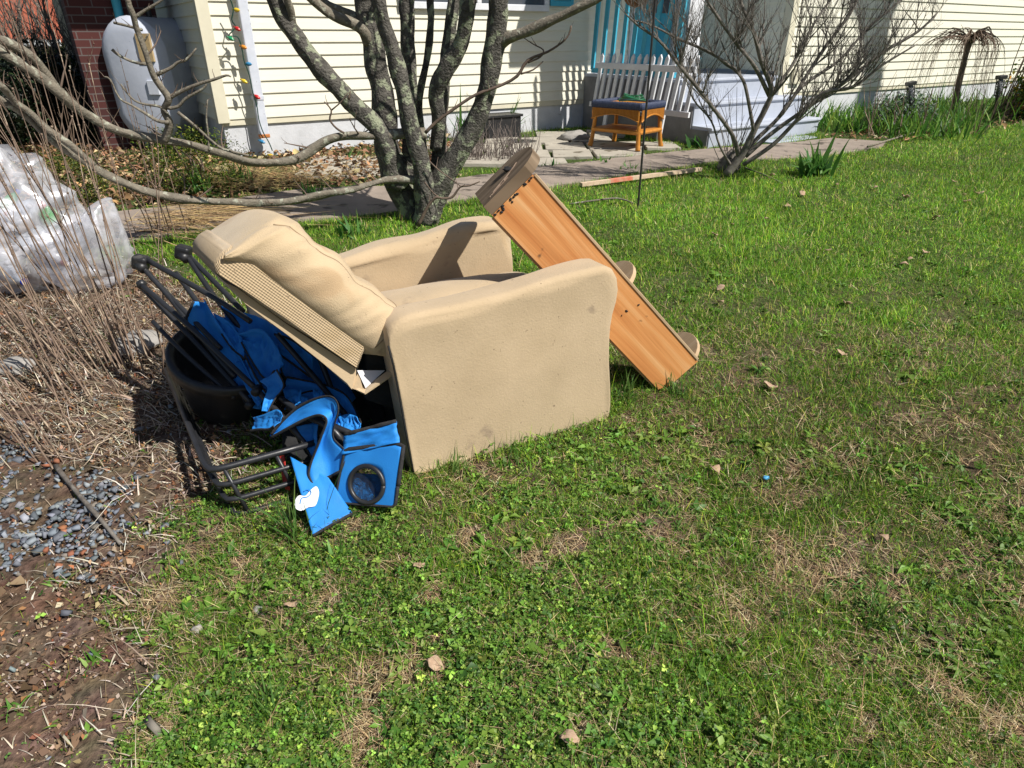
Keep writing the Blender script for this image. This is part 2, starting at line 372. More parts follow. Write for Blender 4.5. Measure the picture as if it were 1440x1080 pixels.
def brickmat():
    m, nt, mk = newmat('red_brick'); L = nt.links.new; out = mk('ShaderNodeOutputMaterial'); p = mk('ShaderNodeBsdfPrincipled'); p.inputs['Roughness'].default_value = .9; L(p.outputs[0], out.inputs[0])
    tc = mk('ShaderNodeTexCoord'); b = mk('ShaderNodeTexBrick'); L(tc.outputs['UV'], b.inputs['Vector']); b.inputs['Scale'].default_value = 1
    b.inputs['Color1'].default_value = (.075, .018, .015, 1); b.inputs['Color2'].default_value = (.05, .015, .013, 1); b.inputs['Mortar'].default_value = (.11, .09, .085, 1)  # brick and mortar colours darkened to carry the shade on the chimney
    b.inputs['Mortar Size'].default_value = .006; b.inputs['Brick Width'].default_value = .215; b.inputs['Row Height'].default_value = .075
    L(b.outputs[0], p.inputs['Base Color']); return m
M['brick'] = brickmat()
# ------------------------------------------------------------------ ground regions (pixel outlines dropped on the terrain)
def gp(pts): return [tuple(G(x, y)[:2]) for x, y in pts]
BED = gp([(-700, 1300), (150, 1300), (200, 1080), (225, 1000), (205, 900), (215, 820), (255, 780), (235, 720), (330, 690), (370, 640), (420, 560), (420, 480), (330, 430), (262, 395), (205, 365), (-100, 372), (-700, 380)])
PATH = gp([(-150, 372), (120, 352), (300, 324), (450, 310), (560, 299), (700, 275), (800, 261), (900, 243), (1000, 229), (1100, 224), (1238, 208), (1248, 200), (1170, 195), (1000, 210), (930, 216), (850, 226), (760, 235), (700, 245), (560, 262), (420, 268), (300, 285), (120, 305), (-150, 318)])
WBED = gp([(-200, 318), (120, 303), (300, 283), (420, 266), (560, 260), (640, 250), (640, 200), (560, 195), (400, 200), (300, 208), (150, 190), (-200, 190)])
FLAG = gp([(430, 250), (560, 246), (640, 240), (760, 234), (850, 225), (930, 215), (1000, 209), (940, 204), (840, 184), (760, 190), (640, 200), (600, 222), (440, 226)])
RBED = gp([(1160, 192), (1245, 199), (1270, 197), (1340, 186), (1440, 172), (1600, 160), (1600, 130), (1440, 130), (1300, 140), (1100, 150)])
DIRT = gp([(-700, 1300), (150, 1300), (190, 1080), (215, 1000), (200, 900), (190, 840), (100, 830), (0, 820), (-700, 800)])
GRAV = gp([(-150, 830), (60, 815), (150, 790), (190, 740), (185, 690), (120, 655), (60, 650), (20, 610), (-150, 590)])
def grass_ok(x, y): return ~(inpoly(x, y, PATH) | inpoly(x, y, WBED) | inpoly(x, y, FLAG))
# ground sheet
def ground():
    xs = np.concatenate([np.linspace(-60, -6, 28), np.linspace(-5.9, 6, 240), np.linspace(6.2, 60, 40)])
    ys = np.concatenate([np.linspace(-12, .2, 14), np.linspace(.25, 5, 110), np.linspace(5.05, 12, 90), np.linspace(12.3, 90, 40)])
    X, Y = np.meshgrid(xs, ys, indexing='ij'); x = X.ravel(); y = Y.ravel()
    z = gzn(x, y); near = (abs(x) < 6) & (y > .2) & (y < 12)
    bed = inpoly(x, y, BED)
    z = z+np.where(near, (vn(x, y, 9)-.5)*.012+(vn(x, y, 25, 2)-.5)*.008, 0)+np.where(bed, (vn(x, y, 14, 3)-.4)*.03, 0)
    z -= np.where(inpoly(x, y, PATH) | inpoly(x, y, FLAG), .02, 0)
    soil = hsvjit([.105, .074, .053], len(x), .15, .06); th = hsvjit([.075, .056, .032], len(x), .15, .06)
    p = np.clip((vn(x, y, 3, 1)*.6+vn(x, y, 11, 4)*.4-.45)*5, 0, 1)[:, None]
    gr_ = hsvjit([.05, .085, .02], len(x), .15, .06); lu = np.clip((y-2.6)/1.5, 0, 1)[:, None]*.8; C = th*(1-p)+soil*p; C = C*(1-lu)+gr_*lu; C[bed] = soil[bed]; far = (y > 12) | (abs(x) > 6); C[far] = (.07, .10, .03)
    rd = inpoly(x, y, DIRT) & (vn(x, y, 5, 5) > .5); C[rd] = C[rd]*[1.05, .93, .88]
    nx, ny = len(xs), len(ys); i = np.arange(nx-1)[:, None]*ny+np.arange(ny-1)[None]; i = i.ravel()
    Fq = np.stack([i, i+ny, i+ny+1, i+1], 1)
    m = vcmat('soil', .95, 0, .1); nt = m.node_tree; mk = lambda t, **k: _mk(nt, t, **k)
    p = [n for n in nt.nodes if n.type == 'BSDF_PRINCIPLED'][0]; tc = mk('ShaderNodeTexCoord'); n3 = mk('ShaderNodeTexNoise'); n3.inputs['Scale'].default_value = 45; n3.inputs['Detail'].default_value = 9
    nt.links.new(tc.outputs['Object'], n3.inputs['Vector']); b = mk('ShaderNodeBump'); b.inputs['Strength'].default_value = .9; b.inputs['Distance'].default_value = .02; nt.links.new(n3.outputs[0], b.inputs['Height']); nt.links.new(b.outputs[0], p.inputs['Normal'])
    mr = mk('ShaderNodeMapRange'); mr.inputs[1].default_value = .3; mr.inputs[2].default_value = .7; mr.inputs[3].default_value = .55; mr.inputs[4].default_value = 1.5; nt.links.new(n3.outputs[0], mr.inputs[0])
    mx = mk('ShaderNodeMixRGB', blend_type='MULTIPLY', i_0=1.); nt.links.new(p.inputs['Base Color'].links[0].from_socket, mx.inputs[1]); nt.links.new(mr.outputs[0], mx.inputs[2]); nt.links.new(mx.outputs[0], p.inputs['Base Color'])
    o = npmesh('ground', np.stack([x, y, z], 1), Fq, C, m, 4, smooth=True); tag(o, kind='structure')
ground()
def sheet(name, poly, h, mat, step=.07, wob=.0, kind='structure'):
    """terrain-following sheet with a real edge"""
    xs = [p[0] for p in poly]; ys = [p[1] for p in poly]
    from mathutils.geometry import delaunay_2d_cdt
    pts = [Vector(p) for p in poly]
    # densify outline
    out = []
    for i in range(len(pts)):
        a, b = pts[i], pts[(i+1) % len(pts)]; k = max(1, int((b-a).length/step))
        out += [a.lerp(b, j/k)+Vector((mn.noise(Vector((a.x+j*.31, i, 0))), mn.noise(Vector((i, a.y+j*.27, 4)))))*wob*(1 if j else 0) for j in range(k)]
    n = len(out); gx = np.arange(max(min(xs), -9), min(max(xs), 9), step*2.2); gy = np.arange(min(ys), max(ys), step*2.2)
    X, Y = np.meshgrid(gx, gy); X = X.ravel(); Y = Y.ravel(); k = inpoly(X, Y, [tuple(p) for p in out])
    allp = out+[Vector((a, b)) for a, b in zip(X[k], Y[k])]
    v, e, f, *_ = delaunay_2d_cdt(allp, [(i, (i+1) % n) for i in range(n)], [], 1, 1e-5)
    mb = MB(); mb.add([(p.x, p.y, gz(p.x, p.y)+h+.006*mn.noise(Vector((p.x*5, p.y*5, 0)))) for p in v], [tuple(q) for q in f])
    # skirt
    b = [(p.x, p.y, gz(p.x, p.y)+h) for p in out]; sk = [(p[0], p[1], p[2]-.06) for p in b]
    mb.add(b+sk, [(i, (i+1) % n, n+(i+1) % n, n+i) for i in range(n)])
    o = mb.build(name, mat, smooth=False); tag(o, kind=kind); return o
M['path'] = pm('brown_grey_paving', (.31, .255, .21), (.23, .19, .16), 7, .95, .7, 90, spots=(.09, .075, .06), spot_scale=5, spot_t=.6)
M['flag'] = pm('pale_flagstone', (.42, .385, .32), (.33, .30, .25), 5, .95, .5, 60, spots=(.12, .10, .07), spot_scale=6, spot_t=.6)
sheet('path', PATH, .012, M['path'], wob=.03)
# flagstones: individually cut slabs inside FLAG, one paved sheet with joints
def flags():
    mb = MB(); xs = [p[0] for p in FLAG]; ys = [p[1] for p in FLAG]; random.seed(3)
    cells = []; s = .52
    i = 0
    yy = min(ys)
    while yy < max(ys):
        xx = min(xs)-(.2 if i % 2 else 0)
        while xx < max(xs):
            wd = random.uniform(.4, .75); cx, cy = xx+wd/2, yy+s/2
            if inpoly(np.array([cx]), np.array([cy]), FLAG)[0]:
                g = .02; jit = lambda: random.uniform(-.03, .03)
                c = [(xx+g+jit()/2, yy+g+jit()), (xx+wd-g, yy+g+jit()), (xx+wd-g+jit()/2, yy+s-g+jit()), (xx+g, yy+s-g+jit())]
                h = random.uniform(.0, .018); t = [(a, b, gz(a, b)+h+.005) for a, b in c]
                mb.add(t+[(a, b, z-.06) for a, b, z in t], [(0, 1, 2, 3), (0, 4, 5, 1), (1, 5, 6, 2), (2, 6, 7, 3), (3, 7, 4, 0)])
            xx += wd
        yy += s; i += 1
    o = mb.build('paving', M['flag'], bevel=.008); tag(o, kind='structure')
flags()
# ------------------------------------------------------------------ house
C0, CR = 7.8, 6.0
uL = wallp(308, 168, C0)[0]; uE = wallp(838, 140, C0)[0]; uR = wallp(1092, 130, CR)[0]
ZB = .83; CE = (wallp(345, 21, C0)[1]-wallp(345, 166, C0)[1])/8.0
ZBR = .935; CER = (wallp(1360, 7, CR)[1]-wallp(1360, 114.5, CR)[1])/10.0
house = thing('house', W((uL+uE)/2, C0, .45), 'cream horizontal-sided house with white foundation behind the trees and patio', 'house')
def siding(name, u0, u1, c, z0, z1, ce, side=False, cf=None):
    mb = MB(); n = int((z1-z0)/ce); fw = (lambda a, d, z: W(a, c-d, z)) if not side else (lambda a, d, z: W(cf-d, a, z))
    for k in range(n):
        za = z0+k*ce; zb = za+ce
        prof = [(.004, za), (.021, za), (.023, za+.005), (.007, zb-.0)]
        v = [fw(a, d, z) for a in (u0, u1) for d, z in prof]
        mb.add(v, [(i, i+1, i+5, i+4) for i in range(3)]+[(3, 2, 1, 0), (4, 5, 6, 7)])
    return mb.build(name, M['siding'], house)
siding('siding', uL+.08, uE-.06, C0, ZB, 3.6, CE)
siding('siding', uR+.08, 16.5, CR, ZBR, 3.6, CER)
siding('siding', C0+.05, C0+4, 0, ZB, 3.6, CE, True, uL)      # gable side going back from the left corner
siding('siding', CR+.08, C0-.02, 0, 1.2, 3.6, CER, True, uR)    # return wall beside the porch
siding('siding', uE+.04, uR-.02, C0+.06, 1.2, 3.6, CE)         # wall behind the porch
def hb(name, u0, u1, c0, c1, z0, z1, m, bev=.004, par=None): return MB().box((u0, c0, z0), (u1, c1, z1), W).build(name, m, par or house, bevel=bev)
hb('foundation', uL+.03, uE-.02, C0+.012, C0+3.9, .1, ZB+.02, M['found'], .01)
hb('foundation', uR+.03, 16.4, CR+.012, C0+3.9, .1, ZBR+.02, M['found'], .01)
hb('sill_board', uL+.02, uE-.04, C0-.012, C0+.01, ZB-.06, ZB+.002, M['trim'], .003)
hb('sill_board', uR+.05, 16.4, CR-.012, CR+.01, ZBR-.05, ZBR+.002, M['trim'], .003)
hb('corner_trim', uL-.02, uL+.10, C0-.045, C0+.06, ZB-.03, 3.6, M['trim'])
hb('corner_trim', uE-.07, uE, C0-.04, C0+.05, ZB-.02, 3.6, M['trim'])
hb('corner_trim', uR-.02, uR+.09, CR-.045, CR+.07, ZBR-.02, 3.6, M['trim'])
hb('roof', uL-.4, uE+.1, C0-.3, C0+4.5, 3.6, 3.75, M['roof']); hb('roof', uR+.5, 17, CR-.2, C0+4.5, 3.6, 3.76, M['roof'])
# window with frame and shutter
wl = wallp(560, 14, C0)[0]; wr = wallp(768, 15, C0)[0]; wz = wallp(700, 15, C0)[1]
wf = MB()
for a, b, c, d in ((wl, wr, wz-.0, wz+.07), (wl, wr, wz+1.05, wz+1.12), (wl, wl+.07, wz+.07, wz+1.05), (wr-.07, wr, wz+.07, wz+1.05), ((wl+wr)/2-.03, (wl+wr)/2+.03, wz+.07, wz+1.05)):
    wf.box((a, C0-.07, c), (b, C0-.005, d), W)
wn = wf.build('window', M['white'], house, bevel=.006)
MB().box((wl+.07, C0-.045, wz+.07), (wr-.07, C0-.035, wz+1.05), W).build('pane', M['glass'], wn)
s1, s2 = wallp(771, 9, C0)[0], wallp(803, 9, C0)[0]; sz = wallp(790, 9, C0)[1]
sh = MB(); sh.box((s1, C0-.055, sz), (s1+.05, C0-.03, sz+1.1), W); sh.box((s2-.05, C0-.055, sz), (s2, C0-.03, sz+1.1), W)
sh.box((s1+.05, C0-.055, sz), (s2-.05, C0-.03, sz+.06), W)
for k in range(20): sh.box((s1+.05, C0-.05, sz+.065+k*.052), (s2-.05, C0-.035, sz+.105+k*.052), W)
sh.build('shutter', M['turq'], house)
# downspout
dt = wallp(335, 0, C0); db = wallp(362, 188, C0)
du = (dt[0]+db[0])/2+.02
ds = MB().box((du-.05, C0-.16, db[1]), (du+.05, C0-.085, 3.5), W)
dso = ds.build('downspout', M['metalw'], house, bevel=.012)
for z in (1.02, 2.3): MB().box((du-.056, C0-.166, z), (du+.056, C0-.02, z+.035), W).build('strap', M['metalw'], dso)
MB().box((du-.053, C0-.163, db[1]-.03), (du+.053, C0-.082, db[1]+.01), W).build('outlet', pm('rusty_orange_cap', (.55, .22, .06), (.4, .13, .04), 30, .7), dso, bevel=.01)
# vent box on right wall
v1 = wallp(1110, 118, CR); v2 = wallp(1124, 96, CR)
MB().box((v1[0]-.02, CR-.06, v1[1]), (v2[0]+.02, CR-.025, v2[1]), W).build('dryer_vent', M['trim'], house, bevel=.004)
# porch
UP = 6.36; DZ = 1.155
hb('porch_post', UP+.09, UP+.32, CR+.08, CR+.34, DZ, 3.42, M['white'])
hb('porch_roof', 5.95, uR+.5, 6.1, C0+.0, 3.42, 3.6, M['white']); 
dr = hb('door', 7.25, 8.12, C0+.0, C0+.035, DZ, 3.2, M['turq'], .006)
hb('door_frame', 7.15, 7.245, C0-.015, C0+.03, DZ, 3.28, M['white'], .004)
MB().box((7.36, C0-.012, 1.9), (8.0, C0+.0, 2.9), W).build('pane', M['glass'], dr, bevel=.003)
# steps with landing
st = thing('porch_steps', W(7.3, 5.7, .45), 'blue-grey painted concrete porch steps behind the bare shrub', 'steps')
lv = [(5.44, .67), (5.715, .915), (5.985, DZ)]
mb = MB()
for i, (c, z) in enumerate(lv):
    u1 = (8.42, 8.40, 8.12)[i]; c1 = lv[i+1][0] if i < 2 else C0
    pr = [(c+.02, .2), (c+.012, z-.05), (c-.015, z-.03), (c-.012, z-.004), (c+.0, z), (c1+.03, z+.002), (c1+.03, .2)]
    mb.prism(pr, UP-.02, u1, lambda a, b, d: W(d, a, b))
mb.build('tread', M['bluegrey'], st, bevel=.006)
mb = MB()
for i, (c, z) in enumerate(lv):
    mb.box((UP-.035, c+.03, .2), (UP-.018, (lv[i+1][0]+.03 if i < 2 else C0-.03), z-.035), W)
mb.build('side_wall', M['darkcon'], st)
hb('landing_slab', 7.2, 8.9, 5.2, 5.42, .40, .475, M['bluegrey'], .008, st)
# turquoise balusters down the side of the porch
rl = thing('porch_railing', W(UP+.05, 6.9, DZ), 'tall turquoise slatted porch screen behind the leaning white pickets', 'railing')
for i in range(9):
    c = 6.18+i*.19
    MB().box((UP+.03, c-.032, DZ+.05), (UP+.055, c+.032, 3.38), lambda a, b, z: W(a, b-(z-1.2)*.07, z)).build('slat', M['turq'], rl)
MB().box((UP+.02, 6.15, DZ+.01), (UP+.07, C0-.1, DZ+.07), W).build('rail', M['turq'], rl)
# leaning white picket panel
O2 = W(UP-.04, 0, 0)
def sidep(x, y, u):  # intersect with plane u=const -> c,z
    a, b, cc = ray(x, y); t = u/(a*UX+b*UY); X, Y = a*t, b*t; return -X*UY+Y*UX, H+cc*t
c_n, z_t = sidep(985, 92, UP-.08); c_f, _ = sidep(843, 92, UP-.08); _, z_b = sidep(982, 162, UP-.12)
pk = thing('picket_panel', W(UP-.15, (c_n+c_f)/2, .46), 'white picket fence panel leaning against the side of the porch', 'fence panel')
lean = lambda z: (z-.46)*.14
fr = lambda c, d, z: W(UP-.22+lean(z)+d, c, z)
c_f = min(c_f, C0-.12)
MB().box((c_n, -.052, z_t-.08), (c_f, -.024, z_t-.01), fr).build('rail', M['white'], pk, bevel=.004)
MB().box((c_n-.04, -.052, z_b-.03), (c_f, -.024, z_b+.03), fr).build('rail', M['white'], pk, bevel=.004)
npk = 15
for i in range(npk):
    c = c_n+.05+(c_f-c_n-.1)*i/(npk-1); a = random.uniform(-.01, .01)
    MB().prism([(c-.028+a, z_b-.01), (c+.028+a, z_b-.01), (c+.028, z_t+.06), (c, z_t+.10), (c-.028, z_t+.06)], -.022, -.002, lambda p, q, d: fr(p+(q-z_b)*-.05, d, q)).build('picket', M['white'], pk)
for c in (c_n+.42, c_f-.3):
    MB().box((c-.03, .005, .46), (c+.03, .03, z_b+.02), fr).build('leg', M['white'], pk)
# small things on the porch
bx = thing('porch_bin', W(7.0, 6.55, DZ), 'small turquoise box on the porch floor beside the white post', 'box')
MB().box((6.9, 6.45, DZ+.003), (7.12, 6.7, DZ+.19), W).build('body', M['turq'], bx, bevel=.01); MB().box((6.885, 6.435, DZ+.19), (7.135, 6.715, DZ+.215), W).build('lid', M['turq'], bx, bevel=.006)
hbk = aty(895, -6, 7.9); hz = hbk.z
bk = thing('hanging_basket', (hbk.x, hbk.y, hz), 'brown coir hanging basket under the porch roof edge', 'hanging basket')
MB().lathe([(.005, -.16), (.09, -.13), (.15, -.06), (.175, .02), (.165, .02), (.14, -.05), (.02, -.11)], lambda x, y, z: (hbk.x+x, hbk.y+y, hz+.05+z), 18).build('liner', pm('coir', (.2, .1, .045), (.12, .06, .03), 40, .95, 1.), bk, True)
hk = MB()
for k in range(3):
    t = k*2.1; hk.tube([(hbk.x+.17*math.cos(t), hbk.y+.17*math.sin(t), hz+.07), (hbk.x, hbk.y, hz+.55)], .003, 4)
hk.tube([(hbk.x, hbk.y, hz+.55), (hbk.x, hbk.y, 3.44)], .004, 4); hk.build('chain', M['blackiron'], bk)
# brick chimney with turquoise pipe
cx = wallp(165, 60, 9.3)[0]
chm = MB().box((cx-.42, 9.0, .3), (cx+.42, 9.6, 4.4), W).build('chimney', M['brick'], house); planar_uv(chm, (UX-UY, UY+UX, 0), (0, 0, 1))
MB().tube([W(cx+.05, 8.93, 1.5), W(cx+.05, 8.93, 3.6)], .045, 10).build('vent_pipe', M['turq'], house, True)
# ------------------------------------------------------------------ oil tank
tb = G(205, 212); tk = thing('oil_tank', tb, 'upright oval grey-blue oil tank standing by the brick chimney', 'tank')
ax = Vector((.12, .99, 0)).normalized(); sx = Vector((ax.y, -ax.x, 0))
tz0 = tb.z+.09
def oval(r, h, n=28):
    out = []
    for k in range(n):
        t = 2*math.pi*k/n; a = math.cos(t)*r; b = math.sin(t)*r
        out.append((a, b+(h if math.sin(t) > 0 else 0)))
    return out
c0 = aty(196, 100, tb.y); r = .36; hh = .52
secs = [(-.10, .62), (-.085, .80), (-.05, .93), (0, 1.0), (.012, 1.02), (.03, 1.0), (.7, 1.0), (1.35, 1.0), (1.42, .9)]
mb = MB(); v = []; N = 28
for d, s in secs:
    for a, b in oval(r*s, hh): v.append(Vector((c0.x, tb.y, tz0+r))+sx*a+ax*d+Vector((0, 0, b)))
f = [(i*N+k, i*N+(k+1) % N, i*N+N+(k+1) % N, i*N+N+k) for i in range(len(secs)-1) for k in range(N)]+[tuple(range(N-1, -1, -1))]
mb.add(v, f); mb.build('body', M['tank'], tk, True)
for a in (-.22, .22):
    for d in (.15, 1.2):
        p = Vector((c0.x, tb.y, 0))+sx*a+ax*d; MB().tube([(p.x, p.y, tb.z-.05), (p.x, p.y, tz0+.2)], .025, 8).build('leg', M['tank'], tk)
def onend(a, z, d=-.105): p = Vector((c0.x, tb.y, 0))+sx*a+ax*d; return (p.x, p.y, tz0+z)
MB().box((.12, .82, -.10), (.27, 1.08, -.065), lambda a, b, d: onend(a, b, d-.015)).build('tag', M['cardboard'], tk)
MB().box((.13, .50, -.12), (.25, .64, -.08), onend).build('gauge_plate', M['metalw'], tk, bevel=.004)
MB().tube([onend(0, 1.22, .4), onend(0, 1.34, .4)], .03, 8).build('filler_cap', M['blackiron'], tk)
# ------------------------------------------------------------------ neighbour house, hedge, lantern post
nh = thing('neighbour_house', (-12.5, 15.5, .45), 'distant cream house with red roof seen behind the dark hedge', 'house')
MB().box((-17, 16, -.5), (-9.8, 21, 1.5)).build('wall', M['trim'], nh)
MB().add([(-17.4, 15.5, 1.5), (-9.5, 15.5, 1.5), (-9.5, 18.5, 2.9), (-17.4, 18.5, 2.9), (-17.4, 21.5, 1.5), (-9.5, 21.5, 1.5)], [(0, 1, 2, 3), (3, 2, 5, 4), (0, 3, 4), (1, 5, 2)]).build('roof', M['redroof'], nh)
MB().box((-17.4, 15.42, 1.43), (-9.5, 15.52, 1.55)).build('gutter', M['white'], nh)
MB().box((-12.6, 15.93, .2), (-11.4, 15.99, 1.1)).build('window', M['glass'], nh)
yw = thing('yard_wall', (-6.6, 10.5, .45), 'pale yellow outbuilding wall beyond the chimney and dark hedge', 'shed')
xa, xb = aty(84, 40, 10.9).x, aty(138, 40, 10.9).x; MB().box((xa, 10.9, .3), (xb, 12.4, 2.7)).build('wall', M['trim'], yw); MB().box((xa-.1, 10.7, 2.7), (xb+.1, 12.6, 2.82)).build('roof', M['roof'], yw)
lp = aty(112, 60, 8.9); lz = .45
lan = thing('lantern_post', (lp.x, lp.y, lz), 'black iron lantern on a thin post left of the chimney', 'lantern')
MB().tube([(lp.x, lp.y, lz-.05), (lp.x, lp.y, lp.z-.12)], .022, 8).build('post', M['blackiron'], lan, True)
MB().lathe([(.02, -.14), (.06, -.12), (.085, .06), (.1, .07), (.03, .15), (.005, .2)], lambda x, y, z: (lp.x+x, lp.y+y, lp.z+z), 6).build('lantern_head', M['blackiron'], lan)
pp = G(150, 205); MBp = MB(); MBp.tube([(pp.x, pp.y+.3, pp.z-.05), (pp.x-.02, pp.y+.32, 1.75)], .05, 7, rough=.3)
tag(MBp.build('wooden_post', M['barkl'], None, base=(pp.x, pp.y+.3, pp.z)), 'weathered grey wooden post standing left of the oil tank', 'post')
def leafbush(name, c, r, n, cols, wts, size, label, cat, stems=6, base=None, seed=1, group=None, asp=.6, mat='leaf', stemmat='twig', gaps=.0):
    """shell-weighted leaf volume with clumps, over visible stems"""
    rng = RNG; c = Vector(c); base = base or Vector((c.x, c.y, gz(c.x, c.y)))
    t = thing(name, base, label, cat, group)
    m = n*3; d = rng.normal(0, 1, (m, 3)); d /= np.linalg.norm(d, axis=1)[:, None]; rad = rng.uniform(.25, 1, m)**.6
    lump = np.array([1+.35*mn.noise(Vector(q*2.2)+Vector((seed, 0, 0))) for q in d])
    P = d*(rad*lump)[:, None]*np.array(r)+np.array(c)
    den = vn(P[:, 0]+P[:, 2]*.7, P[:, 1]+P[:, 2], 5/max(.25, min(r)), seed); k = np.where(den > np.quantile(den, .5+gaps))[0][:n]; P = P[k]
    P[:, 2] = np.maximum(P[:, 2], gzn(P[:, 0], P[:, 1])+.01)
    C = hsvjit(pick(cols, wts, len(P)), len(P), .3, .08)
    V, Fq, CC = leaves(P, np.exp(rng.normal(math.log(size), .3, len(P))), C, .7, asp)
    npmesh('foliage', V, Fq, CC, M[mat], 4, t)
    mb = MB()
    for i in range(stems):
        a = rng.uniform(0, 6.28); e = c+Vector((math.cos(a)*r[0]*.6, math.sin(a)*r[1]*.6, r[2]*rng.uniform(.2, .8)))
        mb.tube(catmull([base+Vector((rng.normal(0, .03), rng.normal(0, .03), -.02)), base.lerp(e, .5)+Vector((rng.normal(0, .05), rng.normal(0, .05), .05)), e], 3), interp([.012, .004], 7), 5)
    mb.build('stem', M[stemmat], t, True)
    return t
DG = [(.012, .022, .010), (.03, .05, .018), (.006, .010, .006)]
hx = [(20, 125, 8.4), (92, 118, 8.6), (-60, 120, 7.6), (60, 90, 9.6), (-30, 90, 9.4)]
for i, (px, py, Y) in enumerate(hx):
    p = aty(px, py, Y); g0 = gz(p.x, p.y); top = p.z+.25
    leafbush('evergreen_bush', (p.x, p.y, (g0+top)/2+.02), (.62, .5, (top-g0)/2+.05), 3800, DG, (3, 1, 2), .05,
             ['dark evergreen bush behind the canes left of the lantern post', 'dark evergreen bush just left of the brick chimney', 'dark evergreen bush at the far left edge behind the canes', 'taller dark bush in front of the distant red roof', 'dark bush below the left end of the distant red roof'][i], 'bush', 7, seed=i+3, group='dark evergreen bushes at the left')
# ------------------------------------------------------------------ bare tree with many stems
def T(pts, Y0, Y1=None):
    Y1 = Y0 if Y1 is None else Y1; n = len(pts)
    return [aty(x, y, Y0+(Y1-Y0)*i/(n-1)) for i, (x, y) in enumerate(pts)]
tr0 = G(585, 305); tree = thing('bare_tree', tr0, 'multi-stemmed lichen-covered bare tree behind the armchair', 'tree')
trunk = MB(); br = MB(); tw = MB()
def limb(mb, pts, rp, n=10, k=5, rough=.35, ext=None, Yr=4.95):
    P = catmull(pts, k); s = Yr/ (F*1.0)  # metres per pixel near that depth
    R = [r*s*.78 for r in interp(rp, len(P))]
    mb.tube(P, R, n, rough=rough); return P, R
def twigs(mb, P, R, dens, ln, up=.6, seed=0, spread=1., rr=.35, depth=1, lo=.1):
    rnd = random.Random(seed); tot = sum((P[i+1]-P[i]).length for i in range(len(P)-1)); m = int(tot*dens)
    for _ in range(m):
        i = rnd.randint(int(lo*len(P)), len(P)-2); p = P[i].lerp(P[i+1], rnd.random()); d = (P[i+1]-P[i]).normalized()
        v = (d*.5+Vector((rnd.uniform(-1, 1), rnd.uniform(-1, 1), rnd.uniform(-.3, 1)+up*.6))*spread).normalized(); L = ln*rnd.uniform(.35, 1.1)
        pts = [p]; q = p
        for s in range(4):
            v = (v+Vector((rnd.uniform(-.25, .25), rnd.uniform(-.25, .25), up*.12+rnd.uniform(-.1, .15)))).normalized(); q = q+v*L/4; pts.append(q)
        r0 = min(R[min(i, len(R)-1)]*rr, .012*L/.4+.0012)
        rs = interp([r0, r0*.35], 5); mb.tube(pts, rs, 5, cap=False)
        if depth > 1: twigs(mb, pts, rs, dens*1.4, ln*.5, up, seed*31+_*7+1, spread, .6, depth-1)
        elif depth == 1 and L > .1: mb.tube([pts[-1], pts[-1]+v*.018], [r0*.8, .0006], 4, cap=False)
stems = [
 ([(560, 262), (548, 225), (533, 183), (493, 143), (450, 97), (420, 57), (398, 25), (383, -8), (360, -60), (335, -130)], 4.9, 4.6, [20, 17, 15, 14, 13.5, 13, 12, 11, 9, 6]),
 ([(588, 322), (580, 296), (560, 262), (545, 210), (540, 150), (530, 90), (520, 40), (512, -5), (505, -80), (515, -180)], 5.02, 5.05, [34, 28, 24, 21, 19, 17, 17, 16, 13, 8]),
 ([(598, 318), (600, 293), (593, 233), (578, 180), (568, 130), (552, 70), (538, 25), (531, -8), (515, -90), (500, -170)], 4.88, 4.7, [24, 18, 15, 14, 12.5, 11.5, 10.5, 10, 8, 5]),
 ([(585, 290), (577, 240), (575, 195), (577, 133), (575, 83), (573, 30), (572, -5), (585, -90), (580, -180)], 5.08, 5.15, [22, 15, 13, 12, 11.5, 11, 11, 9, 6]),
 ([(606, 262), (594, 205), (590, 140), (601, 80), (606, 30), (605, -5), (615, -80)], 5.2, 5.4, [9, 7, 6, 6, 6, 6, 4]),
 ([(608, 300), (613, 262), (617, 210), (621, 150), (627, 90), (636, 20), (641, -8), (660, -90), (670, -170)], 5.05, 5.2, [16, 13, 11.5, 11, 10.5, 10, 10, 8, 5]),
 ([(612, 210), (617, 165), (613, 130), (628, 97), (645, 65), (655, 30), (659, -5), (672, -90), (700, -170)], 5.0, 4.7, [10, 12, 13, 13.5, 13, 12.5, 12, 9, 6]),
 ([(598, 312), (608, 282), (622, 248), (645, 214), (670, 172), (686, 118), (695, 65), (701, 20), (702, -8), (720, -90), (735, -180)], 4.97, 4.75, [22, 24, 21, 17, 15.5, 15, 15.5, 14.5, 14, 11, 7]),
]
for pts, a, b, rp in stems:
    P, R = limb(trunk, T(pts, a, b), rp, 14)
    twigs(tw, P[len(P)*7//10:], R[len(R)*7//10:], 7, .9, .8, len(pts)*3+int(a*100), 1., .4, 2)
for k, (dx, dy, rr_) in enumerate([(-12, 2, .08), (6, 9, .07), (20, 0, .07), (-2, -3, .10)]):
    p = G(588+dx, 306+dy); trunk.blob((p.x, p.y+.08, p.z+.02), (rr_, rr_, .11), 10, 6, .15, k)
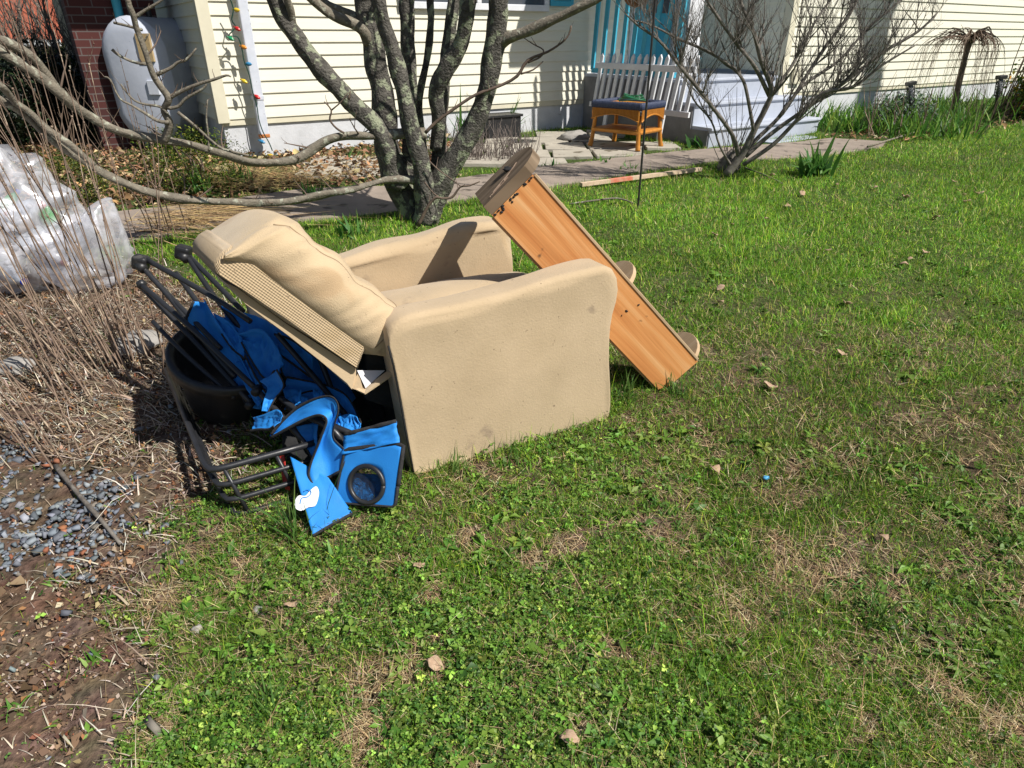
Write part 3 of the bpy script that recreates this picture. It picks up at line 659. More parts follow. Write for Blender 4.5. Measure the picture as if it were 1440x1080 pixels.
for pts, a, b, rp in [([(519, 60), (505, 38), (470, 22), (437, -3), (400, -40), (360, -90)], 5.0, 4.7, [9.5, 9, 8, 7, 6, 4]), ([(515, 40), (500, 24), (478, 14), (452, -3), (420, -60)], 5.1, 5.3, [8, 7, 6.5, 6, 4]),
                      ([(417, 52), (411, 35), (409, 15), (403, -6), (395, -70)], 4.75, 4.6, [7.5, 6.5, 5.5, 5, 3]),
                      ([(698, 68), (712, 54), (740, 45), (765, 34), (800, 17), (838, -2), (900, -40), (960, -60)], 4.85, 4.6, [9, 8.5, 8, 7.5, 6.5, 6, 4, 3])]:
    P, R = limb(br, T(pts, a, b), rp, 10); twigs(tw, P[len(P)//2:], R[len(R)//2:], 3, .6, .6, int(b*100), 1, .4, 2)
A_ = [(597, 190), (572, 188), (527, 191), (487, 190), (462, 196), (435, 213), (410, 225), (380, 228), (350, 227), (310, 216), (267, 203), (230, 197), (200, 192), (165, 183), (133, 168), (108, 152), (85, 133), (60, 111), (33, 93), (0, 71), (-60, 40)]
PA, RA = limb(br, T(A_, 4.93, 3.75), [15, 10.5, 9, 8, 8, 9, 8.5, 7.5, 7.5, 7, 7, 7.5, 8, 8, 8.5, 8.5, 9, 8.5, 8, 8, 7], 10, Yr=3.9, rough=.5)
P2, R2 = limb(br, T([(92, 142), (75, 118), (60, 98), (45, 80), (22, 66), (0, 57), (-50, 48)], 4.05, 3.8), [7, 7, 7.5, 7, 7.5, 7, 6], 9, Yr=4.0)
B_ = [(606, 262), (585, 254), (547, 253), (520, 259), (493, 267), (460, 272), (427, 280), (400, 284), (360, 285), (333, 284), (290, 283), (250, 279), (207, 270), (173, 257), (143, 243), (120, 228), (95, 212), (67, 192), (40, 166), (15, 147), (-40, 120)]
PB, RB = limb(br, T(B_, 4.93, 3.7), [14, 10, 7, 7, 7, 7.5, 7.5, 7.5, 7.5, 7, 6.5, 7, 7, 7, 6.5, 6, 6, 6, 5.5, 5.5, 5], 10, Yr=3.9, rough=.5)
P3, R3 = limb(br, T([(133, 233), (100, 205), (67, 182), (42, 158), (22, 144), (10, 130), (0, 120), (-40, 90)], 3.95, 3.6), [5, 5, 5, 5, 5, 5, 5, 4], 8, Yr=4.0)
V_ = [(231, 198), (238, 174), (230, 155), (237, 139), (226, 122), (217, 108), (208, 85), (200, 62), (192, 40), (188, 22), (180, 0), (176, -40)]
PV, RV = limb(br, T(V_, 4.2, 4.0), [6.5, 5.5, 5, 6, 5, 4.5, 4.3, 4.2, 4, 4.2, 3.8, 3], 8, Yr=4.2)
for pts, rp in [([(237, 138), (262, 125), (285, 116), (300, 112), (318, 106), (325, 108)], [4, 3, 2.5, 2.3, 1.6, 1]), ([(236, 152), (250, 150), (262, 138), (285, 125), (290, 118)], [3, 2.6, 2.2, 2, 1.4]),
                ([(219, 106), (240, 96), (250, 88), (262, 84), (276, 68)], [3.4, 2.8, 2.2, 2, 1.2]), ([(206, 90), (190, 88), (175, 82), (165, 76), (158, 70)], [2.8, 2.2, 2, 2.4, 2.6]),
                ([(237, 172), (222, 170), (205, 160), (185, 148), (168, 138), (155, 112), (146, 108)], [3.5, 3, 2.4, 2, 1.6, 1.5, 1]), ([(236, 160), (225, 150), (205, 147), (190, 142), (178, 130), (170, 118)], [3, 2.2, 2, 1.8, 1.5, 1]),
                ([(200, 66), (203, 58), (209, 48)], [2, 1.6, 1.2]), ([(190, 24), (205, 14), (225, 2), (235, -6)], [2.6, 2, 1.8, 1]), ([(200, 42), (178, 36), (160, 32)], [2.4, 1.8, 1.8]),
                ([(250, 158), (275, 178), (300, 200), (315, 210), (350, 219)], [3, 2.6, 2.4, 2.4, 2]), ([(294, 213), (293, 190), (290, 165), (292, 140)], [2, 1.6, 1.4, 1])]:
    P, R = limb(br, T(pts, 4.15, 4.15), rp, 6, 3, Yr=4.15); twigs(tw, P, R, 16, .07, .4, len(pts)+int(rp[0]*10)+int(pts[0][1]), 1, .6, 1)
for P, R, sd in ((PA, RA, 1), (PB, RB, 2), (P2, R2, 3), (P3, R3, 4), (PV, RV, 5)): twigs(tw, P, R, 8, .2, .5, sd, 1, .4, 2)
for pts, Y0, rp in [([(598, 187), (615, 170), (643, 150), (670, 133), (700, 122), (727, 107), (742, 85), (770, 73), (790, 60), (800, 48), (803, 36)], 4.8, [4, 3.6, 3.5, 3.5, 3.3, 3.2, 3, 2.6, 2.2, 1.8, 2.4]),
                    ([(742, 88), (760, 80), (764, 70), (750, 62), (735, 52)], 4.8, [2, 1.8, 1.6, 1.3, 1]), ([(732, 104), (750, 98), (764, 86)], 4.8, [2, 1.6, 1]),
                    ([(484, 187), (473, 180), (464, 168), (466, 155), (456, 143)], 4.7, [2.6, 2.4, 2.2, 2, 1.2]), ([(466, 155), (480, 143), (490, 130)], 4.7, [1.8, 1.5, 1]), ([(490, 140), (493, 128)], 4.7, [3, 1.5]),
                    ([(588, 318), (600, 293), (612, 278), (622, 279), (636, 277), (647, 263), (660, 261), (675, 255)], 4.7, [4.5, 4, 3.5, 2.6, 3, 2.4, 2, 1.4]), ([(604, 227), (618, 240), (635, 252), (648, 262)], 4.75, [2, 1.8, 1.6, 1.4]), ([(597, 256), (610, 272), (622, 279)], 4.75, [1.8, 1.6, 1.4])]:
    P, R = limb(tw, T(pts, Y0), [r*.72 for r in rp], 6, 3); twigs(tw, P, R, 5, .09, .5, int(pts[0][0]), 1, .6, 1)
trunk.build('trunk', M['bark'], tree, True); br.build('branch', M['barkl'], tree, True); tw.build('crown', M['twig'], tree, True)
# ------------------------------------------------------------------ leafless shrub by the steps
s0 = G(1030, 242); shr = thing('bare_shrub', s0, 'leafless fan-shaped shrub in front of the porch steps', 'shrub')
mb = MB(); tw = MB()
S_ = [([(1022, 246), (1045, 215), (1062, 180), (1078, 150), (1085, 125), (1072, 90), (1060, 45), (1042, 5), (1030, -40), (1020, -90)], 6.2, 6.0, [11, 8, 7, 6.5, 5.5, 5, 4, 3.5, 3, 2]),
      ([(1082, 135), (1062, 95), (1035, 60), (1010, 25), (985, -15), (960, -60)], 6.15, 5.8, [5, 4, 3.5, 3, 2.4, 1.6]),
      ([(1040, 225), (1030, 190), (1005, 155), (978, 120), (955, 92), (928, 58), (900, 38), (880, 20)], 6.2, 5.7, [5.5, 4.6, 4.2, 4, 3.4, 2.8, 2, 1.2]),
      ([(1036, 232), (1060, 200), (1100, 160), (1135, 105), (1165, 60), (1195, 20), (1215, -20), (1240, -70)], 6.25, 6.6, [5.5, 5, 4.2, 4, 3.4, 3, 2.6, 1.6]),
      ([(1048, 220), (1082, 190), (1130, 155), (1185, 118), (1240, 75), (1290, 45), (1318, 18)], 6.2, 6.1, [5.5, 5, 4.5, 4, 3.4, 2.6, 1.4]),
      ([(1045, 232), (1085, 205), (1115, 175), (1155, 132), (1200, 122), (1240, 92), (1290, 62)], 6.15, 5.9, [5, 4.6, 4.4, 4, 3.4, 2.6, 1.4]),
      ([(1060, 185), (1052, 140), (1040, 105), (1000, 75), (955, 55), (915, 35), (890, 28)], 6.15, 5.9, [4.5, 3.6, 3.2, 3, 2.4, 1.8, 1]),
      ([(1086, 130), (1112, 95), (1130, 60), (1150, 25), (1175, -10)], 6.15, 6.3, [4, 3.4, 3, 2.6, 2]),
      ([(1095, 165), (1130, 120), (1180, 85), (1220, 40), (1262, 5), (1290, -20)], 6.2, 6.4, [4, 3.6, 3, 2.6, 2.2, 1.4]),
      ([(1030, 236), (1012, 205), (1000, 170), (975, 140), (965, 110)], 6.2, 6.0, [3, 2.4, 2, 1.5, 1])]
for i, (pts, a, b, rp) in enumerate(S_):
    P, R = limb(mb, T(pts, a, b), rp, 8, 4, .25, Yr=4.7); twigs(tw, P, R, 12, .55, .7, 50+i, .75, .45, 3, lo=.3)
for i in range(22):
    a = random.uniform(0, 6.28); L = random.uniform(.35, .9); d = Vector((math.cos(a)*.5, math.sin(a)*.4, 1)).normalized(); p = s0+Vector((random.gauss(0, .05), random.gauss(0, .05), 0))
    mb.tube(catmull([p, p+d*L*.5+Vector((random.gauss(0, .03),)*3), p+d*L], 3), interp([.005, .0015], 7), 5)
mb.blob((s0.x-.03, s0.y+.05, s0.z+.03), (.12, .1, .14), 10, 6, .35, 4)
mb.build('trunk', M['twigd'], shr, True); tw.build('crown', M['twigd'], shr, True)
# ------------------------------------------------------------------ weeping dwarf tree
w0 = G(1338, 168); wt = thing('weeping_tree', w0, 'small leafless weeping tree in front of the right wall', 'tree')
top = aty(1364, 55, w0.y); mb = MB(); tw = MB()
mb.tube(catmull([w0, aty(1350, 110, w0.y), top], 4), interp([.035, .04], 9), 9, rough=.3); mb.blob(top, (.09, .08, .06), 9, 6, .4, 2)
for i in range(60):
    a = random.uniform(0, 6.28); R_ = random.uniform(.25, .66)*(1 if math.cos(a) < 0 else .75); L = random.uniform(.35, .95)
    p1 = top+Vector((math.cos(a)*R_*.5, math.sin(a)*R_*.5, random.uniform(.02, .14))); p2 = top+Vector((math.cos(a)*R_, math.sin(a)*R_, -.08)); p3 = p2+Vector((math.cos(a)*.08, math.sin(a)*.08, -L)); p3.z = max(p3.z, w0.z+.12)
    P = catmull([top, p1, p2, p2.lerp(p3, .5)+Vector((random.gauss(0, .04), random.gauss(0, .04), 0)), p3], 4); R = interp([.012, .006, .003, .002, .0012], len(P)); tw.tube(P, R, 5); twigs(tw, P, R, 10, .16, -1.2, i, .6, .6, 1)
tw.tube(catmull([top, aty(1378, 46, w0.y), aty(1391, 38, w0.y), aty(1396, 55, w0.y)], 4), interp([.016, .006], 13), 6); tw.tube(catmull([top, aty(1345, 55, w0.y), aty(1328, 51, w0.y)], 4), interp([.012, .005], 9), 6)
mb.build('trunk', M['twig'], wt, True); tw.build('crown', M['cane'], wt, True)
# ------------------------------------------------------------------ off-frame tree whose shadow falls on the right wall
big = thing('shade_tree', (11.2, 7.2, gz(11.2, 7.2)), 'bare forked tree standing to the right of the lawn', 'tree'); mb = MB()
bl = Vector((5.35, 10.65, 1.45)); V5 = lambda dx, dz, t: bl+Vector((dx*UX, dx*UY, dz))+SD*t
mb.tube(catmull([Vector((10.9, 7.55, .3)), V5(.1, -1.0, 9.5), V5(.05, -.6, 9.4), V5(0, 0, 9.4)], 4), [.2]*13, 10, rough=.2)
for a, b in ((-1.0, 3.0), (.35, 3.), (-.15, 3.), (-2.4, 2.2)):
    P = catmull([V5(0, 0, 9.4), V5(a*.3, b*.35, 9.4), V5(a, b, 9.6)], 5); R = interp([.17, .08], len(P)); mb.tube(P, R, 8, rough=.2); twigs(mb, P, R, 1.5, 1.2, .5, int(a*10)+40, 1, .5, 2)
mb.build('trunk', M['bark'], big, True)
# ------------------------------------------------------------------ dry canes at the left
def canes(name, cxy, n, label, leanx, leany, L0, L1, seed, r=.0045, spread=.16, sl=.14):
    rnd = random.Random(seed); b0 = Vector((cxy[0], cxy[1], gz(*cxy))); t = thing(name, b0, label, 'cane clump', 'dry cane clumps at the left'); mb = MB()
    for i in range(n):
        bx, by = cxy[0]+rnd.gauss(0, spread), cxy[1]+rnd.gauss(0, spread*.8); p = Vector((bx, by, gz(bx, by)-.01)); L = rnd.uniform(L0, L1)
        d = Vector((leanx+rnd.gauss(0, sl)+(bx-cxy[0])*.8, leany+rnd.gauss(0, .12), 1)).normalized(); pts = [p]; q = p
        for s in range(6):
            d = (d+Vector((rnd.gauss(0, .035), rnd.gauss(0, .035), .01))).normalized(); q = q+d*L/6; pts.append(q)
            if rnd.random() < .3 and s > 1:
                e = (d+Vector((rnd.uniform(-.8, .8), rnd.uniform(-.8, .8), .3))).normalized(); mb.tube([q, q+e*rnd.uniform(.05, .22)], [r*.6, r*.3], 4, cap=False)
            mb.tube([q-d*.004, q+d*.004], [r*1.35]*2, 5)
        mb.tube(pts, interp([r*rnd.uniform(.9, 1.5), r*.5], 7), 5, cap=False)
    mb.build('stem', M['cane'], t, True); return t
c1 = G(205, 515); canes('dry_canes', (c1.x, c1.y), 11, 'sparse upright dry canes right beside the black tub', -.14, .1, .8, 1.5, 1, .0032, .05, .1)
c1 = G(165, 520); canes('dry_canes', (c1.x, c1.y), 18, 'tallest clump of dry canes in front of the recycling bag corner', -.2, .1, 1.0, 1.7, 2, .0034, .10)
c1 = G(125, 560); canes('dry_canes', (c1.x, c1.y), 16, 'dry canes leaning left across the recycling bag', -.42, .16, .9, 1.6, 3, .0032, .12)
c1 = G(60, 640); canes('dry_canes', (c1.x, c1.y), 12, 'thin dry canes rising nearest the gravel', -.55, .25, .6, 1.3, 4, .003, .12)
c1 = G(70, 205); canes('dry_canes', (c1.x, c1.y), 60, 'distant thicket of dry canes against the dark bushes', -.12, -.1, .8, 1.5, 5, .005, .5)
c1 = G(225, 335); canes('dry_canes', (c1.x, c1.y), 9, 'few thin upright dry canes behind the folding chair feet', -.05, 0, .8, 1.2, 6, .003, .12)
for i, (px, py, Y, hh2, lb) in enumerate([(25, 60, 10.6, 1.5, 'tangled leafless bush in front of the distant red roof'), (95, 40, 9.9, 1.6, 'tangled leafless bush in front of the pale yellow wall')]):
    p = aty(px, py, Y); p.z = gz(p.x, p.y); t = thing('leafless_bush', p, lb, 'bush'); mb = MB()
    for k in range(26):
        a = random.uniform(0, 6.28); e = p+Vector((math.cos(a)*random.uniform(.2, .8), math.sin(a)*.4, hh2*random.uniform(.8, 1.6))); P = catmull([p+Vector((random.gauss(0, .1), random.gauss(0, .1), 0)), p.lerp(e, .5)+Vector((random.gauss(0, .1), random.gauss(0, .1), .1)), e], 4); R = interp([.016, .005], len(P)); mb.tube(P, R, 5); twigs(mb, P, R, 7, .5, .4, k+i*50, 1, .5, 2)
    mb.build('branches', M['twigd'], t, True)
# ------------------------------------------------------------------ string lights on the downspout
slg = thing('string_lights', W(du+.03, C0-.17, .5), 'string of coloured bulbs tied along the white downspout', 'string lights')
cpx = [(322, -5), (328, 12), (326, 28), (331, 38), (322, 50), (334, 52), (340, 68), (343, 85), (348, 98), (352, 112), (355, 128), (361, 148), (364, 168), (370, 186), (378, 200), (383, 212)]
def spt(x, y): return Vector(W(*(lambda q: (q[0], C0-.19, q[1]))(wallp(x, y, C0-.19))))
MB().tube(catmull([spt(x, y) for x, y in cpx], 4), .006, 5).build('cord', pm('green_cord', (.01, .06, .04), (.01, .04, .03), 9, .5), slg, True)
bc = {'red': (.55, .02, .02), 'yellow': (.7, .5, .03), 'green': (.02, .3, .12), 'orange': (.75, .28, .03), 'blue': (.04, .22, .42)}
for k, v_ in bc.items(): M['b'+k] = pm(k+'_bulb', v_, tuple(x*.8 for x in v_), 5, .25, 0, spec=.6)
for x, y, c in [(332, 14, 'yellow'), (333, 40, 'red'), (324, 54, 'green'), (342, 66, 'orange'), (349, 90, 'blue'), (343, 114, 'yellow'), (361, 136, 'red'), (368, 199, 'blue'), (381, 219, 'yellow')]:
    p = spt(x, y); d = Vector((1, -.3, random.uniform(-.6, .3))).normalized(); q = d.cross(Vector((0, 0, 1))).normalized(); e = d.cross(q)
    MB().lathe([(.001, -.045), (.014, -.03), (.021, -.005), (.017, .016), (.010, .024), (.010, .04), (.001, .042)], lambda a, b, z: p+q*a+e*b-d*z, 10).build('bulb', M['b'+c], slg, True)
# ------------------------------------------------------------------ wicker stool
f0, f1, f2 = G(896, 214), G(832, 208), G(929, 207)
ex = Vector((f2.x-f0.x, f2.y-f0.y, 0)); lx = ex.length; ex.normalize(); ey = Vector((-ex.y, ex.x, 0)); fl = Vector((f1.x-f0.x, f1.y-f0.y, 0)); ly = .42
ex2 = fl.normalized(); Lw = fl.length
ey2 = Vector((ex2.y, -ex2.x, 0)); ey2 = ey2 if ey2.y > 0 else -ey2
dw = max(.34, min(.5, ex.dot(ey2)*lx))
zs = f0.z+.012; hS = .50
def sp(a, b, z): p = f0+ex2*a+ey2*b; return (p.x, p.y, zs+z)
stl = thing('wicker_stool', sp(Lw/2, dw/2, 0), 'honey wicker stool with navy woven rim on the patio', 'stool')
for a, b in ((0, 0), (Lw, 0), (0, dw), (Lw, dw)):
    sa = .02 if a == 0 else -.02; sb = .02 if b == 0 else -.02
    MB().tube(catmull([Vector(sp(a-sa*.8, b-sb*.8, 0)), Vector(sp(a, b, .1)), Vector(sp(a+sa, b+sb, .36))], 4), interp([.03, .024, .022], 9), 10).build('leg', M['wick'], stl, True)
for z, nm in ((.175, 'shelf'),):
    mb = MB().box((.0, .0, z), (Lw, dw, z+.03), sp)
    for k in range(4):
        q = [(0, 0), (Lw, 0), (Lw, dw), (0, dw)]; a, b = q[k], q[(k+1) % 4]; mb.tube([sp(*a, z+.01), sp(*b, z+.01)], .022, 8)
    mb.build(nm, M['wick'], stl)
ap = MB()
for side, ln, fn in ((0, Lw, lambda s, z, o: sp(s, -o, z)), (1, Lw, lambda s, z, o: sp(s, dw+o, z)), (2, dw, lambda s, z, o: sp(-o, s, z)), (3, dw, lambda s, z, o: sp(Lw+o, s, z))):
    n = 34
    for k in range(n):
        s = ln*(k+.5)/n; x = 2*k/(n-1)-1; lo = .305+.065*(1-x*x); ap.tube([fn(s, lo, .018), fn(s, .42, .02)], ln/n*.52, 5)
    ap.tube([Vector(fn(ln*k/12, .300+.065*(1-(2*k/12-1)**2), .025)) for k in range(13)], .008, 5)
ap.build('apron', M['wick'], stl)
sm = MB().box((.03, .03, .43), (Lw-.03, dw-.03, .465), sp); sm.build('seat', M['wick'], stl)
rim = MB(); q = [(-.01, -.01), (Lw+.01, -.01), (Lw+.01, dw+.01), (-.01, dw+.01)]
for k in range(4):
    a, b = Vector((*q[k], 0)), Vector((*q[(k+1) % 4], 0)); n = 30
    for i in range(n): p = a.lerp(b, (i+.5)/n); rim.blob(sp(p.x, p.y, .455), (.025, .025, .042), 7, 5, .05, i)
rim.build('rim', M['wickb'], stl, True)
gc = thing('green_wire_coil', sp(Lw*.45, dw*.5, .47), 'tangle of green wire lying on top of the wicker stool', 'wire'); mb = MB()
for k in range(5):
    mb.tube([Vector(sp(Lw*.42+.17*math.cos(t*.5+k)*(1-.1*k), dw*.5+.12*math.sin(t*.5+k)*(1-.08*k), .50+.012*k+.012*math.sin(t+k))) for t in range(14)], .006, 5)
mb.build('wire', pm('green_wire', (.02, .16, .07), (.02, .11, .05), 9, .5), gc, True)
# ------------------------------------------------------------------ garden details
def tagged(mb, name, mat, label, cat, base, **k): return tag(mb.build(name, mat, None, True, base=base, **k), label, cat)
p = G(897, 294); tp = aty(924, -30, p.y); pl = thing('shepherd_hook', p, 'thin black metal garden hook pole standing in the lawn', 'garden hook')
MB().tube(catmull([p-Vector((0, 0, .1)), p.lerp(tp, .5), tp, tp+Vector((.0, 0, .5)), tp+Vector((-.1, 0, .62)), tp+Vector((-.22, 0, .52)), tp+Vector((-.2, 0, .42))], 5), .0085, 7).build('pole', M['blackiron'], pl, True)
a, b = G(817, 262, .02), G(985, 240, .02); d = (b-a).normalized(); n_ = Vector((-d.y, d.x, 0))
pk2 = MB(); 
for s0_, s1_, mi in ((0, .22, 0), (.22, .40, 1), (.40, 1., 0)):
    p0, p1 = a.lerp(b, s0_), a.lerp(b, s1_); pk2.add([p0+n_*.022, p0-n_*.022, p1-n_*.022, p1+n_*.022]+[x+Vector((0, 0, .03)) for x in (p0+n_*.022, p0-n_*.022, p1-n_*.022, p1+n_*.022)], [(0, 1, 2, 3), (4, 7, 6, 5), (0, 4, 5, 1), (1, 5, 6, 2), (2, 6, 7, 3), (3, 7, 4, 0)], mi)
M['palewood'] = pm('pale_stake_wood', (.62, .48, .34), (.5, .37, .26), 30, .8, .4)
tag(pk2.build('wooden_stake', [M['palewood'], pm('red_marked_wood', (.60, .12, .07), (.55, .3, .2), 22, .8)], None, base=a), 'pale wooden stake with red paint lying along the lawn edge', 'stake')
def stick(px, r, label, h=.01, mat='barkl', tws=2, cat='stick', name='fallen_branch'):
    P = catmull([G(x, y, h+hh_) for x, y, hh_ in px], 4); mb = MB(); R = interp(r, len(P)); mb.tube(P, R, 7, rough=.3); twigs(mb, P, R, tws, .15, .1, int(px[0][0]), 1, .5, 1); tagged(mb, name, M[mat], label, cat, P[0])
stick([(800, 287, 0), (835, 282, .02), (868, 279, .03), (892, 286, .01)], [.006, .008, .005], 'thin grey branch lying in the grass left of the hook pole')
stick([(78, 655, .02), (110, 695, .02), (145, 735, .02), (170, 765, .01)], [.009, .008, .006], 'brown stick lying across the gravel', mat='twigd')
stick([(1048, 236, .02), (1080, 248, .01), (1100, 258, .01)], [.008, .005], 'broken pale twig beside the bare shrub base')
stick([(1220, 206, .02), (1290, 185, .03), (1350, 165, .03), (1408, 160, .02)], [.012, .01, .006], 'long dry branch lying along the right bed edge')
stick([(60, 470, .03), (110, 440, .05), (160, 405, .04)], [.01, .008, .006], 'dry stick lying under the canes by the bag', mat='cane')
def stonething(px, py, r, label, seed, mat='rock', name='stone'):
    p = G(px, py); mb = MB(); mb.blob((p.x, p.y, p.z+r[2]*.45), r, 14, 9, .22, seed); tagged(mb, name, M[mat], label, 'stone', p)
stonething(197, 488, (.11, .10, .05), 'large pale flat stone between the canes and black tub', 2)
stonething(808, 197, (.20, .12, .07), 'long low grey stone at the foot of the white foundation', 5)
stonething(278, 888, (.018, .016, .014), 'small grey pebble in the near clover', 8)
stonething(365, 860, (.022, .016, .012), 'pale pebble at the edge of the near dirt', 9)
stonething(22, 520, (.09, .07, .035), 'flat blue-grey stone at the left edge under the canes', 12)
# black planter box and dry shrub
p = G(700, 197); pb = thing('planter_box', p, 'black planter box against the white foundation', 'planter')
z0 = p.z; cP_ = W(0, 0, 0); ub, _ = wallp(700, 197, C0-.12)
bxm = MB().box((ub-.28, C0-.34, z0-.03), (ub+.22, C0-.06, z0+.26), W); bxm.build('body', M['plast'], pb, bevel=.01); MB().box((ub-.30, C0-.36, z0+.26), (ub+.24, C0-.04, z0+.29), W).build('rim', M['plast'], pb, bevel=.005)
# ------------------------------------------------------------------ armchair (chair frame: s along the near side, t away from the camera side, z up)
A0 = G(580, 672); B0 = G(848, 592); EX = Vector((B0.x-A0.x, B0.y-A0.y, 0)); LS = EX.length; EX.normalize(); FX = Vector((-EX.y, EX.x, 0)); Z0 = .16
def CH(s, t, z): return (A0.x+EX.x*s+FX.x*t, A0.y+EX.y*s+FX.y*t, Z0+z)
def onch(x, y, t):
    O = Vector((A0.x, A0.y, 0))+FX*t; a, b, c = ray(x, y); n = FX; d = n.x*O.x+n.y*O.y; k = d/(n.x*a+n.y*b)
    return Vector((a*k-O.x, b*k-O.y, 0)).dot(EX), H+c*k-Z0
ac = thing('armchair', CH(.4, .4, 0), 'worn beige reclining armchair standing on the lawn', 'armchair')
def softarm(name, prof, t0, t1, rnd=.035, wob=.006, seed=0, mat='chair', nrm=9):
    """arm as stacked slices across t; the rim of the profile rolls in towards both faces"""
    # resample the outline
    P = [Vector((a, b)) for a, b in prof]; out = []
    for i in range(len(P)):
        a, b, c, d = P[i-1], P[i], P[(i+1) % len(P)], P[(i+2) % len(P)]
        k = max(1, int((c-b).length/.03))
        for j in range(k): out.append(b.lerp(c, j/k))
    # smooth outline lightly except the foot
    for _ in range(1): out = [(out[i-1]+out[i]*2+out[(i+1) % len(out)])/4 if out[i].y > .03 else out[i] for i in range(len(out))]
    n = len(out); cen = sum(out, Vector((0, 0)))/n
    ts = []; 
    for k in range(nrm): a = math.pi/2*(k/(nrm-1)); ts.append((t0+rnd*(1-math.sin(a)), rnd*(1-math.cos(math.pi/2-a))))
    ts = sorted(ts); lay = [(t0+rnd*(1-math.cos(math.pi/2*k/6)), rnd*(1-math.sin(math.pi/2*k/6))) for k in range(7)]
    lay += [(t0+rnd+(t1-t0-2*rnd)*k/4, 0) for k in range(1, 4)]+[(t1-rnd*(1-math.cos(math.pi/2*k/6)), rnd*(1-math.sin(math.pi/2*k/6))) for k in range(6, -1, -1)]
    v = []; f = []
    for t, ins in lay:
        for i, q in enumerate(out):
            tn = (out[(i+1) % n]-out[i-1]); nn = Vector((-tn.y, tn.x)); nn = nn.normalized() if nn.length > 0 else nn
            if nn.dot(cen-q) < 0: nn = -nn
            k = ins*(.16+.84*min(1, max(0, (q.y-.56)/.08)))
            p = q+nn*k; w_ = wob*mn.noise(Vector((p.x*4+seed, p.y*4, t*6)))
            v.append(CH(p.x, t+w_*1.4, p.y+w_))
    for i in range(len(lay)-1):
        for j in range(n): f.append((i*n+j, i*n+(j+1) % n, i*n+n+(j+1) % n, i*n+n+j))
    # caps: concentric rings so that the flat faces can carry a bulge
    for li, sgn, base in ((0, -1, 0), (len(lay)-1, 1, (len(lay)-1)*n)):
        prev = list(range(base, base+n)); t = lay[li][0]
        for q in (.985, .93, .82, .7, .56, .42, .28, .14, 0.):
            cur = []
            for i, o_ in enumerate(out):
                tn = (out[(i+1) % n]-out[i-1]); nn = Vector((-tn.y, tn.x)); nn = nn.normalized() if nn.length > 0 else nn
                if nn.dot(cen-o_) < 0: nn = -nn
                kk = lay[li][1]*(.16+.84*min(1, max(0, (o_.y-.56)/.08))); e = o_+nn*kk
                p = cen+(e-cen)*max(q, .0); w_ = (wob*1.3*mn.noise(Vector((p.x*3.2+seed, p.y*3.2, t*6)))+.004*abs(mn.noise(Vector((p.x*2+seed, p.y*11, 3))))*max(0, (p.y-.42)*3))*min(1, (1-q)*6+.3)
                v.append(CH(p.x, t+sgn*w_, p.y)); cur.append(len(v)-1)
            for j in range(n): f.append((prev[j], prev[(j+1) % n], cur[(j+1) % n], cur[j]))
            prev = cur
    mb = MB(); mb.add(v, f); o = mb.build(name, M[mat], ac, True); planar_uv(o, EX, Vector((FX.x*.3, FX.y*.3, 1))); return o
near = [onch(x, y, .02) for x, y in [(580, 670), (572, 622), (562, 566), (551, 510), (544, 484), (541, 468), (547, 456), (565, 446), (590, 439), (640, 430), (700, 415), (745, 401), (790, 387), (825, 377), (850, 371), (862, 376), (869, 390), (870, 407), (864, 424), (858, 440), (855, 460), (853, 500), (855, 545), (855, 575), (849, 593)]]
near = [(a, max(b, 0.0)) for a, b in near]; near[0] = (near[0][0], .012); near[-1] = (near[-1][0], .02)
softarm('near_arm', near[::-1], .0, .15, .028, .007, 1)
far = [(0.02, .01), (-.04, .30), (-.10, .60), (-.07, .645), (.12, .668), (.30, .685), (.45, .715), (.58, .735), (.67, .735), (.72, .715), (.745, .67), (.742, .45), (.742, .2), (.742, .012)]
softarm('far_arm', far[::-1], .665, .83, .04, .016, 7)
# far arm's inner drape folds come from wob; seat
def grid(name, fn, nu, nv, mat, par=ac, uvx=None, uvy=None, thick=.0):
    v = [fn(i/nu, j/nv) for i in range(nu+1) for j in range(nv+1)]; f = [(i*(nv+1)+j, i*(nv+1)+j+1, (i+1)*(nv+1)+j+1, (i+1)*(nv+1)+j) for i in range(nu) for j in range(nv)]
    mb = MB(); mb.add(v, f); o = mb.build(name, M[mat], par, True, solid=thick)
    planar_uv(o, uvx or EX, uvy or FX); return o
def seatf(a, b):
    s = .02+.76*a; t = .155+.50*b; e = min(1, min(a+.02, 1-a)*9, ); e2 = min(1, min(b, 1-b)*6+.15)
    z = .40+.10*math.sqrt(max(0, 1-(1-e)**2))*math.sqrt(max(0.0, 1-(1-e2)**2))+.06*math.sin(math.pi*b)*(.6+.5*math.sin(math.pi*a))+.006*mn.noise(Vector((s*7, t*7, 0)))
    if a > .985: z = .2
    return CH(s, t, z)
grid('seat_cushion', seatf, 40, 30, 'chair')
MB().box((.72, .145, .03), (.765, .675, .36), CH).build('front_panel', M['chair'], ac, bevel=.02)
MB().box((.01, .13, .02), (.03, .69, .46), CH).build('back_lining', M['lining'], ac)
MB().box((.04, .14, .03), (.72, .67, .08), CH).build('underframe', M['lining'], ac)
